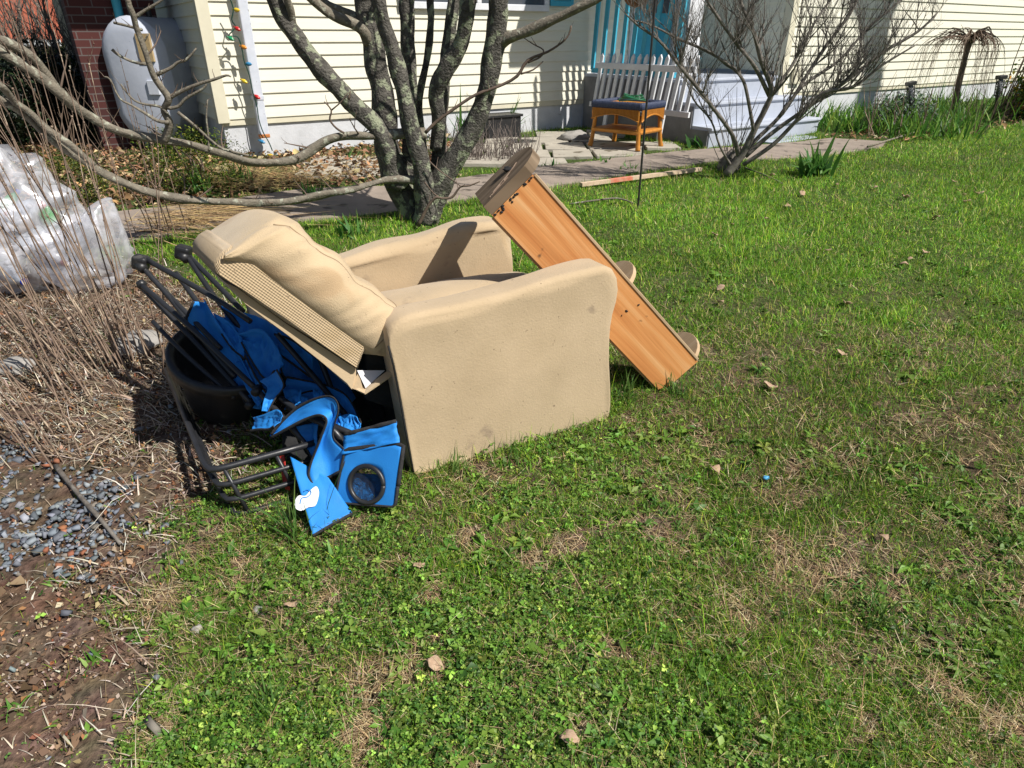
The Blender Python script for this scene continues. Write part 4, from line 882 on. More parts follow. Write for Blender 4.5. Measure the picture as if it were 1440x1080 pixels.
# backrest slab: profile taken along its near side, t .09 -> .66
pb_ = [onch(x, y, .09) for x, y in [(519, 483), (512, 495), (503, 517), (480, 502), (440, 475), (403, 452), (365, 425), (333, 401), (316, 391), (301, 380), (302, 366), (312, 353), (326, 345), (342, 350), (360, 366), (388, 388), (417, 409), (442, 430), (470, 452), (500, 470)]]
AXP = Vector(CH(pb_[2][0], .07, pb_[2][1])); AXD = (Vector(CH(pb_[7][0], .07, pb_[7][1]))-AXP).normalized(); ROLL = Matrix.Rotation(math.radians(-9), 3, AXD)
if (ROLL @ FX).z > 0: ROLL = Matrix.Rotation(math.radians(9), 3, AXD)
def CB(s, t, z): p = ROLL @ (Vector(CH(s, t, z))-AXP)+AXP; return (p.x, p.y, p.z)
def slab(name, prof, t0, t1, mat, rnd=.018, par=ac):
    n = len(prof); cen = Vector((sum(p[0] for p in prof)/n, sum(p[1] for p in prof)/n)); v = []; f = []
    lay = [(t0, .0+rnd*.8), (t0+rnd*.4, rnd*.25), (t0+rnd, 0), ((t0+t1)/2, -.0), (t1-rnd, 0), (t1-rnd*.4, rnd*.25), (t1, rnd*.8)]
    for t, ins in lay:
        for a, b in prof:
            q = Vector((a, b)); d = (cen-q).normalized(); q = q+d*ins; v.append(CB(q.x, t, q.y))
    for i in range(len(lay)-1):
        for j in range(n): f.append((i*n+j, i*n+(j+1) % n, i*n+n+(j+1) % n, i*n+n+j))
    f += [tuple(range(n)), tuple(range(len(lay)*n-1, (len(lay)-1)*n-1, -1))]
    mb = MB(); mb.add(v, f); o = mb.build(name, M[mat], par, False); return o
sb = slab('backrest', pb_, .07, .52, 'rib'); 
for p in sb.data.polygons: p.use_smooth = len(p.vertices) == 4
bd = Vector((CH(*(pb_[7][0], 0, pb_[7][1]))))-Vector(CH(pb_[2][0], 0, pb_[2][1])); bd.normalize(); bn = bd.cross(FX); planar_uv(sb, bd+FX*.0, bn+FX)
# dark cloth under the slab
low = [onch(x, y, .095) for x, y in [(503, 518), (480, 503), (403, 453), (333, 402), (318, 396), (345, 425), (403, 468), (450, 505), (490, 538), (496, 546)]]
slab('back_cloth', low, .10, .52, 'chair', .006)
slab('back_lining', [(a+.012, b-.016) for a, b in low], .115, .51, 'lining', .006)
# cushion: cross-sections along the slab
r0 = Vector(onch(519, 483, .09)); r1 = Vector(onch(343, 352, .09)); rd = (r1-r0); RL = rd.length; rd.normalize(); rn = Vector((-rd.y, rd.x)); rn = rn if rn.y > 0 else -rn
def cush(a, b):
    # a 0..1 from the seat up to the top roll, b 0..1 round the section (near edge -> crown -> far edge)
    r = -.075+(RL+.110)*a
    ang = math.radians(-38+256*b); tt = .275-.235*math.copysign(abs(math.cos(ang))**.7, math.cos(ang))
    env = (1-max(0, (a-.90)/.10)**2.2*.85)*(1-max(0, (.10-a)/.10)**2*.25)
    e2 = max(0, (a-.86)/.14)**2; h = .052*(1-e2)+.108*math.copysign(abs(math.sin(ang))**.8, math.sin(ang))*env*(1+.10*math.sin(a*3.0+.3))-.05*e2
    fold = mn.noise(Vector((a*7+2.2*b, b*2.0, 2.)))*.014-abs(mn.noise(Vector((a*9+5*b, b*1.5, 7.))))*.022*max(0, 1-b*1.9)
    if b < .5: fold *= 1.6*(1-abs(b-.2))
    h += fold*env*min(1, b*4); tt -= fold*.8*max(0, 1-b*2.5)*min(1, b*8)
    drop = .05*max(0, (b-.5)/.5)
    seam = -.006*math.exp(-((b-.33)/.012)**2)
    h = h-drop*.5+seam
    q = r0+rd*r+rn*(h+.004)
    return CB(q.x, tt, q.y)
cu = grid('back_cushion', cush, 90, 70, 'cush')
for l in cu.data.loops:
    i_, j_ = divmod(l.vertex_index, 71); cu.data.uv_layers[0].data[l.index].uv = (i_/90*.62, j_/70*.68)
# stitched seam along the cushion and the gather where it meets the arm
mb = MB(); mb.tube([Vector(cush(.06+.84*i/50, .33))+Vector((0, 0, .001)) for i in range(51)], .0022, 5); mb.tube([Vector(cush(.10, .06+.5*i/24)) for i in range(25)], .0022, 5)
mb.build('seam', M['seam'], cu, True)
gm = MB(); gm.blob(CH(*( (lambda q: (q.x-.0, .17, q.y+.035))(r0+rd*-.055) )), (.10, .10, .065), 16, 10, .12, 3)
gt = gm.build('gather', M['chair'], ac, True); planar_uv(gt, EX, (0, 0, 1))
# torn flap with white backing hanging from the lower corner
fp = [onch(x, y, .08) for x, y in [(488, 514), (512, 553), (552, 527), (536, 520), (503, 520)]]
mb = MB(); mb.add([CH(a, t, b) for a, b, t in [(*onch(488, 513, .10), .10), (*onch(495, 546, .10), .10), (*onch(512, 553, .07), .07), (*onch(503, 521, .12), .12)]], [(0, 1, 2, 3)])
mb.add([CH(a, t, b) for a, b, t in [(*onch(500, 548, .08), .08), (*onch(513, 554, .055), .055), (*onch(553, 527, .06), .06), (*onch(546, 522, .09), .09), (*onch(516, 543, .10), .10)]], [(0, 1, 2, 3, 4)])
mb.build('loose_flap', M['chair'], ac, solid=.006)
mb = MB(); mb.add([CH(a, t, b) for a, b, t in [(*onch(502, 521, .115), .115), (*onch(541, 521, .12), .12), (*onch(514, 546, .075), .075)]], [(0, 1, 2)]); mb.build('flap_backing', M['whitecloth'], ac, solid=.004)
MB().prism([onch(x, y, .3) for x, y in [(500, 470), (560, 470), (556, 560), (500, 540)]], .16, .6, lambda a, b, d: CH(a, d, b)).build('hinge_cloth', M['lining'], ac, bevel=.01)
mb = MB(); mb.tube([CH(*((a, -.004, b))) for a, b in near[:5]][0:1]+[CH(a, .004, b) for a, b in near[1:5]], .0035, 5); mb.build('piping', M['lining'], ac, True)
# ------------------------------------------------------------------ wooden shelf piece leaning across the chair
P1 = Vector(G(930, 553, -.01)); P2 = G(997, 520, -.01)
tl = onch(680, 291, .32); T1 = Vector(CH(tl[0], .32, tl[1]))
Ld = (T1-P1); LL = Ld.length; Ld.normalize(); best = None
for k in range(400):      # width direction: perpendicular to the length, hitting the photographed far corner
    Y = T1.y-.5+k*.0025; q = aty(738, 233, Y); wv = q-T1; e_ = abs(wv.normalized().dot(Ld))
    if best is None or e_ < best[0]: best = (e_, q, wv.length)
Wd = (best[1]-T1); Wd = (Wd-Ld*Wd.dot(Ld)); WW = Wd.length; Wd.normalize(); Nn = Wd.cross(Ld); Nn = Nn if Nn.y > 0 else -Nn
if WW > .42 or WW < .2: print('WW', WW)
print('shelf', LL, WW, tuple(Nn), tuple(Wd), best[0])
def SHf(a, l, n): p = P1+Wd*a+Ld*l+Nn*n; return (p.x, p.y, p.z)
shf = thing('wooden_shelf', tuple(P1), 'orange pine shelf unit with rounded ends leaning against the armchair', 'shelf')
fb = MB().box((0, 0, 0), (WW, LL-.045, .018), SHf).build('back_board', M['wood'], shf, bevel=.002); planar_uv(fb, Wd, Ld)
f2_ = MB().box((-.010, .03, .021), (WW+.010, LL-.06, .031), SHf).build('liner_board', M['woodp'], shf, bevel=.001); planar_uv(f2_, Wd, Ld)
es_ = MB().box((WW+.0005, .01, -.004), (WW+.012, LL-.05, .016), SHf).build('edge_strip', M['woodp'], shf, bevel=.002); planar_uv(es_, Wd, Ld)
sd_ = MB().box((.003, .02, .036), (.021, LL-.04, .20), SHf).build('side_board', M['woodw'], shf, bevel=.002); planar_uv(sd_, Nn, Ld)
def rib(l0, th, D, name, mat, rim):
    # D-shaped shelf: straight along the board, rounded at its outer far corner
    pts = [(.0, -.002 if rim else .036), (WW+(.0), -.002 if rim else .036)]
    for k in range(13):
        a = math.pi*(-.5+k/12); pts.append((WW-.03+.10*math.cos(a)*1., D*.5+D*.5*math.sin(a)))
    pts.append((.0, D)); pts = [p for i, p in enumerate(pts)]
    mb = MB().prism(pts, l0, l0+th, lambda a, b, d: SHf(a, d, b)); o = mb.build(name, M[mat], shf, bevel=.002); planar_uv(o, Nn, Wd+Ld); return o
e1 = rib(LL-.043, .043, .27, 'end_shelf', 'woodw', True)
rib(LL*.43, .02, .26, 'shelf_board', 'woodp', False); rib(.01, .02, .27, 'shelf_board', 'woodp', False)
mb = MB(); mb.blob(SHf(WW-.05, LL+.001, .14), (.020, .026, .010), 12, 7, .4, 3); mb.build('knot_hole', M['lining'], e1, True)
mb = MB()
for k in range(9): mb.blob(SHf(WW*random.choice([.1, .14, .5, .56, .62, .85, .9, .97])+random.gauss(0, .004), LL*(.36+.015*k/8)+random.gauss(0, .004), -.0005), (random.uniform(.002, .006), .003, random.uniform(.002, .005)), 7, 5, .3, k)
for k in range(16): mb.blob(SHf(WW*random.uniform(.0, 1.)**1.3, LL-.047-random.expovariate(150), -.0005), (random.uniform(.003, .007), .004, random.uniform(.003, .006)), 7, 5, .3, k+20)
mb.build('nail_holes', M['lining'], fb, True); mb = MB()
for a0_, n0_, a1_, n1_ in ((.04, .03, .10, .05), (.06, .05, .19, .10), (.05, .03, .14, .045), (.12, .06, .20, .12)): mb.tube([SHf(a0_, LL+.002, n0_), SHf(a1_, LL+.003, n1_)], .0022, 4)
mb.build('dry_root', M['cane'], e1)
# ------------------------------------------------------------------ black tub
tc_ = aty(318, 525, 2.42); tbz = gz(tc_.x, tc_.y); tub = thing('black_tub', (tc_.x, tc_.y, tbz), 'round black plastic tub half hidden under the folded blue chair', 'tub')
tx = Matrix.Rotation(math.radians(14), 3, 'Y') @ Matrix.Rotation(math.radians(12), 3, 'X')
def TB(x, y, z): p = tx @ Vector((x*.78, y*.78, z*.95)); return (tc_.x+p.x, tc_.y+p.y, tbz+.03+p.z)
MB().lathe([(.01, .0), (.20, .0), (.215, .03), (.265, .26), (.268, .27), (.288, .272), (.292, .262), (.292, .238), (.297, .238), (.298, .285), (.285, .292), (.262, .284), (.255, .26), (.20, .03), (.01, .02)], TB, 44).build('body', M['plast'], tub, True)
# ------------------------------------------------------------------ black wire rack
k0 = G(328, 727, .01); k1 = G(388, 706, .01); k2 = aty(292, 664, k0.y+.02); k3 = aty(233, 520, 2.55)
hh_ = k2.z-k0.z; rk = thing('wire_rack', k0, 'black metal rail rack lying at the corner by the blue fabric', 'rack')
rx = Vector((k1.x-k0.x, k1.y-k0.y, 0)).normalized(); ry = Vector((k3.x-k2.x, k3.y-k2.y, 0)); ly_ = ry.length; ry.normalize()
def RK(a, b, z): q = k0+rx*a+ry*b; zz = z/hh_; return (q.x+(k2.x-k0.x)*zz, q.y+(k2.y-k0.y)*zz, k0.z+z+b*(k3.z-k2.z)/ly_*zz+b*.07*(1-zz))
for i, z in enumerate((0.0, .33, .66, 1.0)):
    z *= hh_; R_ = .035; lx_ = .44
    pts = [RK(0, ly_, z), RK(0, ly_*.6, z), RK(0, ly_*.3, z), RK(0, R_*2, z), RK(.004, R_, z), RK(.012, .012, z), RK(R_, .003, z), RK(R_*2, 0, z), RK(lx_*.5, 0, z), RK(lx_, 0, z)]
    MB().tube(pts, .0115 if i == 3 else .0095, 9, flat=1).build('rail', M['tube'], rk, True)
for i in range(5): MB().tube([RK(.0, .06+i*ly_/5, -.0), RK(0, .06+i*ly_/5, hh_)], .008, 6).build('upright', M['tube'], rk, True)
for i in range(3): MB().tube([RK(.05+i*.17, .0, -.0), RK(.05+i*.17, .0, hh_)], .008, 6).build('upright', M['tube'], rk, True)
MB().tube([RK(0, ly_, 0), RK(0, ly_, hh_)], .007, 7).build('upright', M['tube'], rk, True)
# ------------------------------------------------------------------ folded blue camping chair
fc = thing('folding_chair', G(470, 690), 'collapsed blue folding camping chair with black tubes and cup holder', 'folding chair')
YM = lambda Y: Y if Y < 2.12 else 2.12+(Y-2.12)*.55
fcy = lambda x, y, Y: aty(x, y, YM(Y))
def tubes(lst, name='frame_tube', r=.0108, mat='tube'):
    for pts in lst:
        P = [fcy(x, y, Y) for x, y, Y in pts]; MB().tube(catmull(P, 4) if len(P) > 2 else P, r, 10).build(name, M[mat], fc, True)
tubes([[(204, 364, 2.98), (300, 418, 2.62), (352, 452, 2.42)], [(197, 372, 2.96), (240, 420, 2.8), (272, 462, 2.6), (330, 530, 2.3)], [(196, 398, 2.80), (262, 455, 2.5), (358, 545, 2.12)], [(200, 405, 2.84), (268, 474, 2.54), (352, 566, 2.16)], [(262, 358, 3.1), (300, 415, 2.8), (345, 470, 2.6)], [(266, 360, 3.1), (305, 400, 2.85), (342, 438, 2.65)], [(248, 384, 3.0), (268, 412, 2.85), (300, 455, 2.65)],
       [(215, 392, 2.95), (262, 440, 2.7), (310, 490, 2.45)], [(358, 545, 2.12), (400, 590, 2.0), (440, 640, 1.95), (470, 700, 1.9)], [(395, 560, 2.05), (440, 590, 1.98), (500, 612, 1.93), (535, 640, 1.92)], [(390, 470, 2.35), (450, 540, 2.2), (500, 600, 2.05)], [(448, 500, 2.35), (470, 560, 2.2), (480, 620, 2.05)]])
tubes([[(215, 452, 2.6), (262, 500, 2.4), (330, 560, 2.2)]], 'frame_tube', .009)
tubes([[(405, 572, 2.04), (445, 590, 1.97), (478, 615, 1.93), (486, 650, 1.93)], [(470, 600, 1.98), (492, 610, 1.95), (520, 620, 1.94)]], 'seat_bar', .013)
for x, y, Y in [(198, 369, 2.97), (258, 355, 3.1)]:
    p = fcy(x, y, Y); MB().box((-.032, -.026, -.028), (.032, .026, .028), lambda a, b, z: (p.x+a*.9+z*.3, p.y+b, p.z+z-a*.25)).build('foot_joint', M['plast'], fc, bevel=.012)
    MB().tube([fcy(x-4, y+3, Y-.02), fcy(x+5, y+10, Y-.05)], .02, 12).build('foot_cap', M['plast'], fc, True)
p = fcy(199, 400, 2.8); MB().blob(p, (.02, .02, .02), 8, 6, .1, 1).build('foot_cap', M['plast'], fc, True)
for x, y, Y in [(361, 549, 2.10), (352, 568, 2.15)]:
    p = aty(x, y, Y); MB().tube([p-Vector((0, .02, 0)), p+Vector((0, .02, 0))], .016, 10).build('joint', M['plast'], fc, True)
SEED = [0]
def cloth(cs, amp=.012, sag=.0, n=14, edges=(), mat='blue', name='fabric_panel', bind=.0065):
    SEED[0] += 1; P = [fcy(x, y, Y) for x, y, Y in cs]; mb = MB(); v = patch(mb, *P, n=n, amp=amp, seed=SEED[0], sag=sag)
    o = mb.build(name, M[mat], fc, True, solid=.0025)
    for e in edges:
        idx = {0: [i*(n+1) for i in range(n+1)], 1: [n*(n+1)+j for j in range(n+1)], 2: [i*(n+1)+n for i in range(n+1)], 3: list(range(n+1))}[e]
        b = MB(); b.tube([v[i] for i in idx], bind, 7, flat=.55); b.build('binding', M['bind'], o, True)
    return o
# draped cloth: lofted between two smooth edge curves, bound along the edges
def loft(e1, e2, bind=(1, 1), amp=.006, sag=.02, n=26, m=9, mat='blue', name='fabric_panel', br=.0055, ends=(0, 0)):
    SEED[0] += 1; A = catmull([fcy(*q) for q in e1], 8); B = catmull([fcy(*q) for q in e2], 8)
    rs = lambda P: [P[min(len(P)-2, int(t*(len(P)-1)))].lerp(P[min(len(P)-2, int(t*(len(P)-1)))+1], t*(len(P)-1)-min(len(P)-2, int(t*(len(P)-1)))) for t in [i/n for i in range(n+1)]]
    A = rs(A); B = rs(B); v = []; f = []
    for i in range(n+1):
        d = (A[min(i+1, n)]-A[max(i-1, 0)]); w_ = B[i]-A[i]; nn = d.cross(w_); nn = nn.normalized() if nn.length > 1e-9 else Vector((0, -1, 0)); nn = nn if nn.y < 0 else -nn
        for j in range(m+1):
            t = j/m; q = A[i].lerp(B[i], t); fo = mn.noise(Vector((i/n*2.2+SEED[0]*3.7, t*2.5, 1)))*.7+math.sin(t*7+i/n*3+SEED[0])*.35
            rg_ = .5-abs(mn.noise(Vector((i/n*5+SEED[0]*1.9+t*2.5, t*4-i/n*2, 8))))*2; v.append(q+nn*(amp*(fo*1.6+rg_*1.6)*min(1, 3.5*min(t, 1-t)+.25)-sag*math.sin(math.pi*t)))
    for i in range(n):
        for j in range(m): k = i*(m+1)+j; f.append((k, k+1, k+m+2, k+m+1))
    mb = MB(); mb.add(v, f); o = mb.build(name, M[mat], fc, True, solid=.0025)
    for on, idx in zip(list(bind)+list(ends), ([i*(m+1) for i in range(n+1)], [i*(m+1)+m for i in range(n+1)], list(range(m+1)), [n*(m+1)+j for j in range(m+1)])):
        if on: b_ = MB(); b_.tube([v[i] for i in idx], br, 8, flat=.5); b_.build('binding', M['bind'], o, True)
    return o
# deep panels under the backrest
loft([(287, 421, 2.66), (306, 452, 2.56), (332, 492, 2.4), (354, 532, 2.26), (369, 578, 2.12)], [(273, 424, 2.66), (264, 455, 2.60), (296, 492, 2.46), (326, 534, 2.3), (350, 574, 2.18)], (0, 1), .012, .03)
loft([(313, 430, 2.72), (345, 440, 2.66), (380, 455, 2.62), (410, 500, 2.5)], [(300, 452, 2.62), (330, 478, 2.5), (352, 520, 2.36), (372, 560, 2.2)], (0, 0), .02, .03)
loft([(336, 470, 2.46), (364, 462, 2.44), (384, 480, 2.36), (395, 500, 2.26)], [(340, 482, 2.42), (356, 510, 2.3), (372, 532, 2.2), (388, 522, 2.18)], (0, 1), .016, .03)
loft([(372, 455, 2.66), (420, 462, 2.68), (460, 500, 2.6), (500, 560, 2.4)], [(395, 500, 2.40), (400, 530, 2.32), (440, 548, 2.3), (478, 590, 2.16)], (0, 1), .02, .04)
loft([(403, 530, 2.26), (430, 536, 2.24), (455, 541, 2.22), (484, 554, 2.16), (500, 578, 2.1), (508, 596, 2.02)], [(398, 548, 2.2), (420, 556, 2.16), (448, 566, 2.14), (470, 580, 2.08), (478, 596, 2.04), (482, 612, 1.98)], (1, 0), .008, .02)
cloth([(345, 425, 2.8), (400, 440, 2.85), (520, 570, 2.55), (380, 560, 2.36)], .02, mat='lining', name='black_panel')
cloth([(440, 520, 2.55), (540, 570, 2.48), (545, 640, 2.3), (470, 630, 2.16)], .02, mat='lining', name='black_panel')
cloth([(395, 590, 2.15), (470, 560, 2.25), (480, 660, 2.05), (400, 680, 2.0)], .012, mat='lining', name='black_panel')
# sunlit straps
loft([(389, 520, 2.10), (399, 542, 2.06), (386, 562, 2.02), (377, 580, 2.0)], [(365, 536, 2.12), (376, 546, 2.06), (371, 562, 2.02), (368, 578, 2.0)], (1, 0), .004, .012)
loft([(356, 587, 2.03), (370, 583, 2.0), (388, 576, 1.98), (396, 580, 1.96)], [(352, 606, 2.0), (364, 604, 1.98), (378, 604, 1.96), (386, 600, 1.94)], (0, 1), .005, .012)
loft([(381, 611, 1.95), (398, 591, 1.96), (420, 572, 1.96), (448, 559, 1.95), (468, 559, 1.93), (476, 574, 1.91), (471, 596, 1.90), (469, 616, 1.89), (487, 637, 1.87), (480, 662, 1.84)], [(380, 616, 1.95), (409, 600, 1.93), (431, 589, 1.92), (450, 584, 1.90), (459, 592, 1.89), (452, 613, 1.88), (443, 636, 1.87), (437, 652, 1.86), (434, 668, 1.84), (440, 681, 1.82)], (1, 1), .006, .022, n=48, ends=(0, 1))
loft([(398, 549, 2.14), (412, 547, 2.12), (424, 552, 2.1)], [(400, 576, 2.04), (412, 572, 2.02), (422, 566, 2.02)], (0, 0), .006, .02)
loft([(424, 554, 2.14), (440, 551, 2.14), (452, 556, 2.1)], [(424, 572, 2.06), (440, 566, 2.05), (454, 564, 2.04)], (1, 0), .006, .02)
loft([(416, 600, 1.99), (424, 620, 1.96), (436, 640, 1.93), (444, 660, 1.9)], [(448, 592, 1.97), (446, 612, 1.95), (446, 632, 1.92), (452, 650, 1.9)], (1, 0), .008, .02)
loft([(476, 586, 2.02), (490, 582, 2.02), (502, 586, 2.0)], [(478, 612, 1.97), (490, 610, 1.96), (505, 604, 1.96)], (0, 0), .006, .015)
loft([(462, 604, 1.95), (472, 624, 1.93), (484, 640, 1.91), (488, 662, 1.88)], [(482, 608, 1.95), (492, 622, 1.93), (496, 640, 1.91), (494, 660, 1.89)], (1, 1), .004, .01)
for e1_, e2_, b_ in [([(404, 560, 2.08), (418, 556, 2.06), (432, 560, 2.05)], [(408, 590, 2.0), (420, 588, 1.99), (436, 580, 1.99)], (0, 1)), ([(450, 566, 2.1), (466, 574, 2.06), (480, 592, 2.02)], [(444, 580, 2.04), (460, 592, 2.0), (474, 606, 1.98)], (1, 0)), ([(344, 500, 2.34), (360, 530, 2.24), (374, 552, 2.16)], [(330, 510, 2.34), (346, 545, 2.22), (362, 572, 2.12)], (1, 0)), ([(300, 440, 2.62), (318, 450, 2.56), (336, 470, 2.46)], [(312, 470, 2.5), (326, 490, 2.42), (344, 505, 2.32)], (0, 1)), ([(440, 640, 1.905), (452, 648, 1.89), (470, 646, 1.885)], [(446, 668, 1.87), (456, 672, 1.862), (474, 664, 1.862)], (0, 0)), ([(386, 470, 2.44), (410, 478, 2.4), (440, 500, 2.34)], [(392, 498, 2.36), (412, 512, 2.32), (436, 530, 2.26)], (1, 1))]:
    loft(e1_, e2_, b_, .010, .016, n=18, m=10)
# lower flap with white emblem, resting on the grass
gy = lambda x, y, d=.03: G(x, y).y-d
LF = [(408, 642, 1.90), (462, 672, 1.84), (496, 722, gy(496, 722)), (440, 753, gy(440, 753))]
lf = cloth(LF, .002, 0, n=16, edges=(2,))
def onlf(x, y, off=.006):
    P = [fcy(*q) for q in LF]; n_ = (P[2]-P[0]).cross(P[3]-P[1]); n_.normalize(); n_ = n_ if n_.y < 0 else -n_
    u, t = .5, .5; B_f = lambda u, t, k: LF[0][k]*(1-u)*(1-t)+LF[1][k]*u*(1-t)+LF[2][k]*u*t+LF[3][k]*(1-u)*t
    for _ in range(12):
        ex_, ey_ = x-B_f(u, t, 0), y-B_f(u, t, 1); h = 1e-4
        a_, b_ = (B_f(u+h, t, 0)-B_f(u, t, 0))/h, (B_f(u, t+h, 0)-B_f(u, t, 0))/h; c_, d_ = (B_f(u+h, t, 1)-B_f(u, t, 1))/h, (B_f(u, t+h, 1)-B_f(u, t, 1))/h
        D_ = a_*d_-b_*c_; u += (ex_*d_-b_*ey_)/D_; t += (a_*ey_-c_*ex_)/D_
    return P[0]*(1-u)*(1-t)+P[1]*u*(1-t)+P[2]*u*t+P[3]*(1-u)*t+n_*off
epx = catmull([Vector(q+(0,)) for q in [(415, 708), (421, 700), (430, 700), (437, 692), (445, 686), (449, 694), (447, 706), (443, 714), (434, 716), (425, 721), (417, 718), (415, 708)]], 4)[:-1]
mb = MB(); cen_ = onlf(432, 706); mb.add([cen_]+[onlf(p.x, p.y).lerp(cen_, k_) for k_ in (.5, 0) for p in epx], [(0, 1+i, 1+(i+1) % len(epx)) for i in range(len(epx))]+[(1+i, 1+len(epx)+i, 1+len(epx)+(i+1) % len(epx), 1+(i+1) % len(epx)) for i in range(len(epx))]); mb.build('white_emblem', M['whitecloth'], lf, solid=.001)
mb = MB(); mb.tube(catmull([onlf(x, y, .009) for x, y in [(423, 712), (425, 704), (433, 702), (438, 696), (434, 691), (428, 694)]], 3), .0016, 5); mb.build('emblem_line', M['blue'], lf)
cloth([(392, 642, 1.97), (400, 640, 1.95), (408, 690, 1.86), (402, 688, 1.88)], .003, mat='red', name='red_tag')
# armrest with the cup holder
CHc = [(478, 700, 1.80), (556, 712, 1.74), (566, 600, 1.84), (494, 612, 1.88)]
SEED[0] = 33
top_ = cloth([(480, 640, 1.86), (484, 612, 1.90), (556, 592, 1.88), (562, 622, 1.83)], .008, .01, edges=(1,), bind=.008)
def cup():
    # panel with a round hole, modelled as rings between the hole and the outline
    O_ = aty(515, 680, 1.785); c3 = [aty(470, 707, 1.80), aty(556, 713, 1.745), aty(568, 622, 1.83), aty(485, 632, 1.87)]
    n_ = (c3[2]-c3[0]).cross(c3[3]-c3[1]).normalized(); n_ = n_ if n_.y < 0 else -n_
    k = ((c3[0]+c3[1]+c3[2]+c3[3])/4-Vector((0, 0, H))).dot(n_); a, b, c = ray(516, 681); dv = Vector((a, b, c)); O_ = Vector((0, 0, H))+dv*(k/dv.dot(n_))
    ex_ = (c3[1]-c3[0]).normalized(); ey_ = n_.cross(ex_); ey_ = ey_ if ey_.z > 0 else -ey_; N = 48; r = .063
    out = []
    cor = [c3[0], c3[1], c3[2], c3[3]]
    for i in range(N):
        t = 2*math.pi*i/N; d = ex_*math.cos(t)+ey_*math.sin(t); bestk = 9
        for j in range(4):
            p, q = cor[j], cor[(j+1) % 4]; e = q-p; m_ = Vector((-e.dot(ey_), e.dot(ex_))); pv = p-O_; den = d.dot(ex_)*m_.x+d.dot(ey_)*m_.y
            if abs(den) > 1e-9:
                kk = (pv.dot(ex_)*m_.x+pv.dot(ey_)*m_.y)/den
                if kk > 0: bestk = min(bestk, kk)
        out.append(O_+d*bestk)
    mb = MB(); v = []; f = []
    for k2 in range(6):
        s = k2/5
        for i in range(N):
            t = 2*math.pi*i/N; ip = O_+(ex_*math.cos(t)+ey_*math.sin(t))*r*1.02; p = ip.lerp(out[i], s); p += n_*(.004*mn.noise(p*14)); v.append(p)
    for k2 in range(5):
        for i in range(N): f.append((k2*N+i, k2*N+(i+1) % N, k2*N+N+(i+1) % N, k2*N+N+i))
    mb.add(v, f); pn = mb.build('cup_holder_panel', M['blue'], fc, True, solid=.003)
    mb = MB(); mb.tube(out[:]+[out[0]], .0075, 7, flat=.6); mb.build('binding', M['bind'], pn, True)
    mb = MB(); mb.tube([O_+(ex_*math.cos(2*math.pi*i/40)+ey_*math.sin(2*math.pi*i/40))*r+n_*.003 for i in range(41)], .0085, 8); mb.build('ring', M['plast'], pn, True)
    # sagging net
    mb = MB()
    def bp(x, y): q = math.sqrt(x*x+y*y); return O_+ex_*(x*r)+ey_*(y*r)-n_*(.004+.012*(1-min(1, q)**2))+Vector((mn.noise(Vector((x*3, y*3, 1))), 0, mn.noise(Vector((x*3, y*3, 5)))))*.008
    m_ = 17
    for i in range(-m_, m_+1):
        a_ = i/m_; L_ = math.sqrt(max(0, 1-a_*a_))
        if L_ > .1:
            mb.tube([bp(a_, -L_+2*L_*j/14) for j in range(15)], .0006, 3, cap=False); mb.tube([bp(-L_+2*L_*j/14, a_) for j in range(15)], .0006, 3, cap=False)
    mb.build('net_pocket', M['mesh'], pn)
    mb = MB(); patch(mb, O_-ex_*.07-ey_*.075-n_*.012, O_+ex_*.07-ey_*.075-n_*.012, O_+ex_*.07+ey_*.03-n_*.03, O_-ex_*.07+ey_*.03-n_*.03, 12, .006, 4); mb.build('inner_fabric', M['blue'], pn, True, solid=.002)
cup()
# ------------------------------------------------------------------ clear recycling bag
def bagmat():
    m, nt, mk = newmat('crumpled_clear_plastic'); L = nt.links.new; out = mk('ShaderNodeOutputMaterial')
    tc = mk('ShaderNodeTexCoord'); nz = mk('ShaderNodeTexNoise'); nz.inputs['Scale'].default_value = 6; nz.inputs['Detail'].default_value = 5; nz.inputs['Distortion'].default_value = 1.5; L(tc.outputs['Object'], nz.inputs['Vector'])
    b = mk('ShaderNodeBump'); b.inputs['Strength'].default_value = .6; b.inputs['Distance'].default_value = .02; L(nz.outputs[0], b.inputs['Height'])
    g = mk('ShaderNodeBsdfGlossy'); g.inputs['Roughness'].default_value = .3; g.inputs[0].default_value = (.9, .9, .95, 1); L(b.outputs[0], g.inputs['Normal'])
    d = mk('ShaderNodeBsdfDiffuse'); d.inputs[0].default_value = (.78, .78, .82, 1); L(b.outputs[0], d.inputs['Normal'])
    tr = mk('ShaderNodeBsdfTransparent'); tr.inputs[0].default_value = (.93, .93, .95, 1)
    m1 = mk('ShaderNodeMixShader', i_0=.62); L(g.outputs[0], m1.inputs[1]); L(d.outputs[0], m1.inputs[2])
    fr = mk('ShaderNodeMapRange'); fr.inputs[1].default_value = .35; fr.inputs[2].default_value = .7; fr.inputs[3].default_value = .24; fr.inputs[4].default_value = .72; L(nz.outputs[0], fr.inputs[0])
    m2 = mk('ShaderNodeMixShader'); L(fr.outputs[0], m2.inputs[0]); L(tr.outputs[0], m2.inputs[1]); L(m1.outputs[0], m2.inputs[2]); L(m2.outputs[0], out.inputs[0]); return m
M['bag'] = bagmat()
b0 = G(60, 425); bgt = thing('recycling_bag', b0, 'bulging clear plastic recycling bag of bottles behind the canes', 'bag')
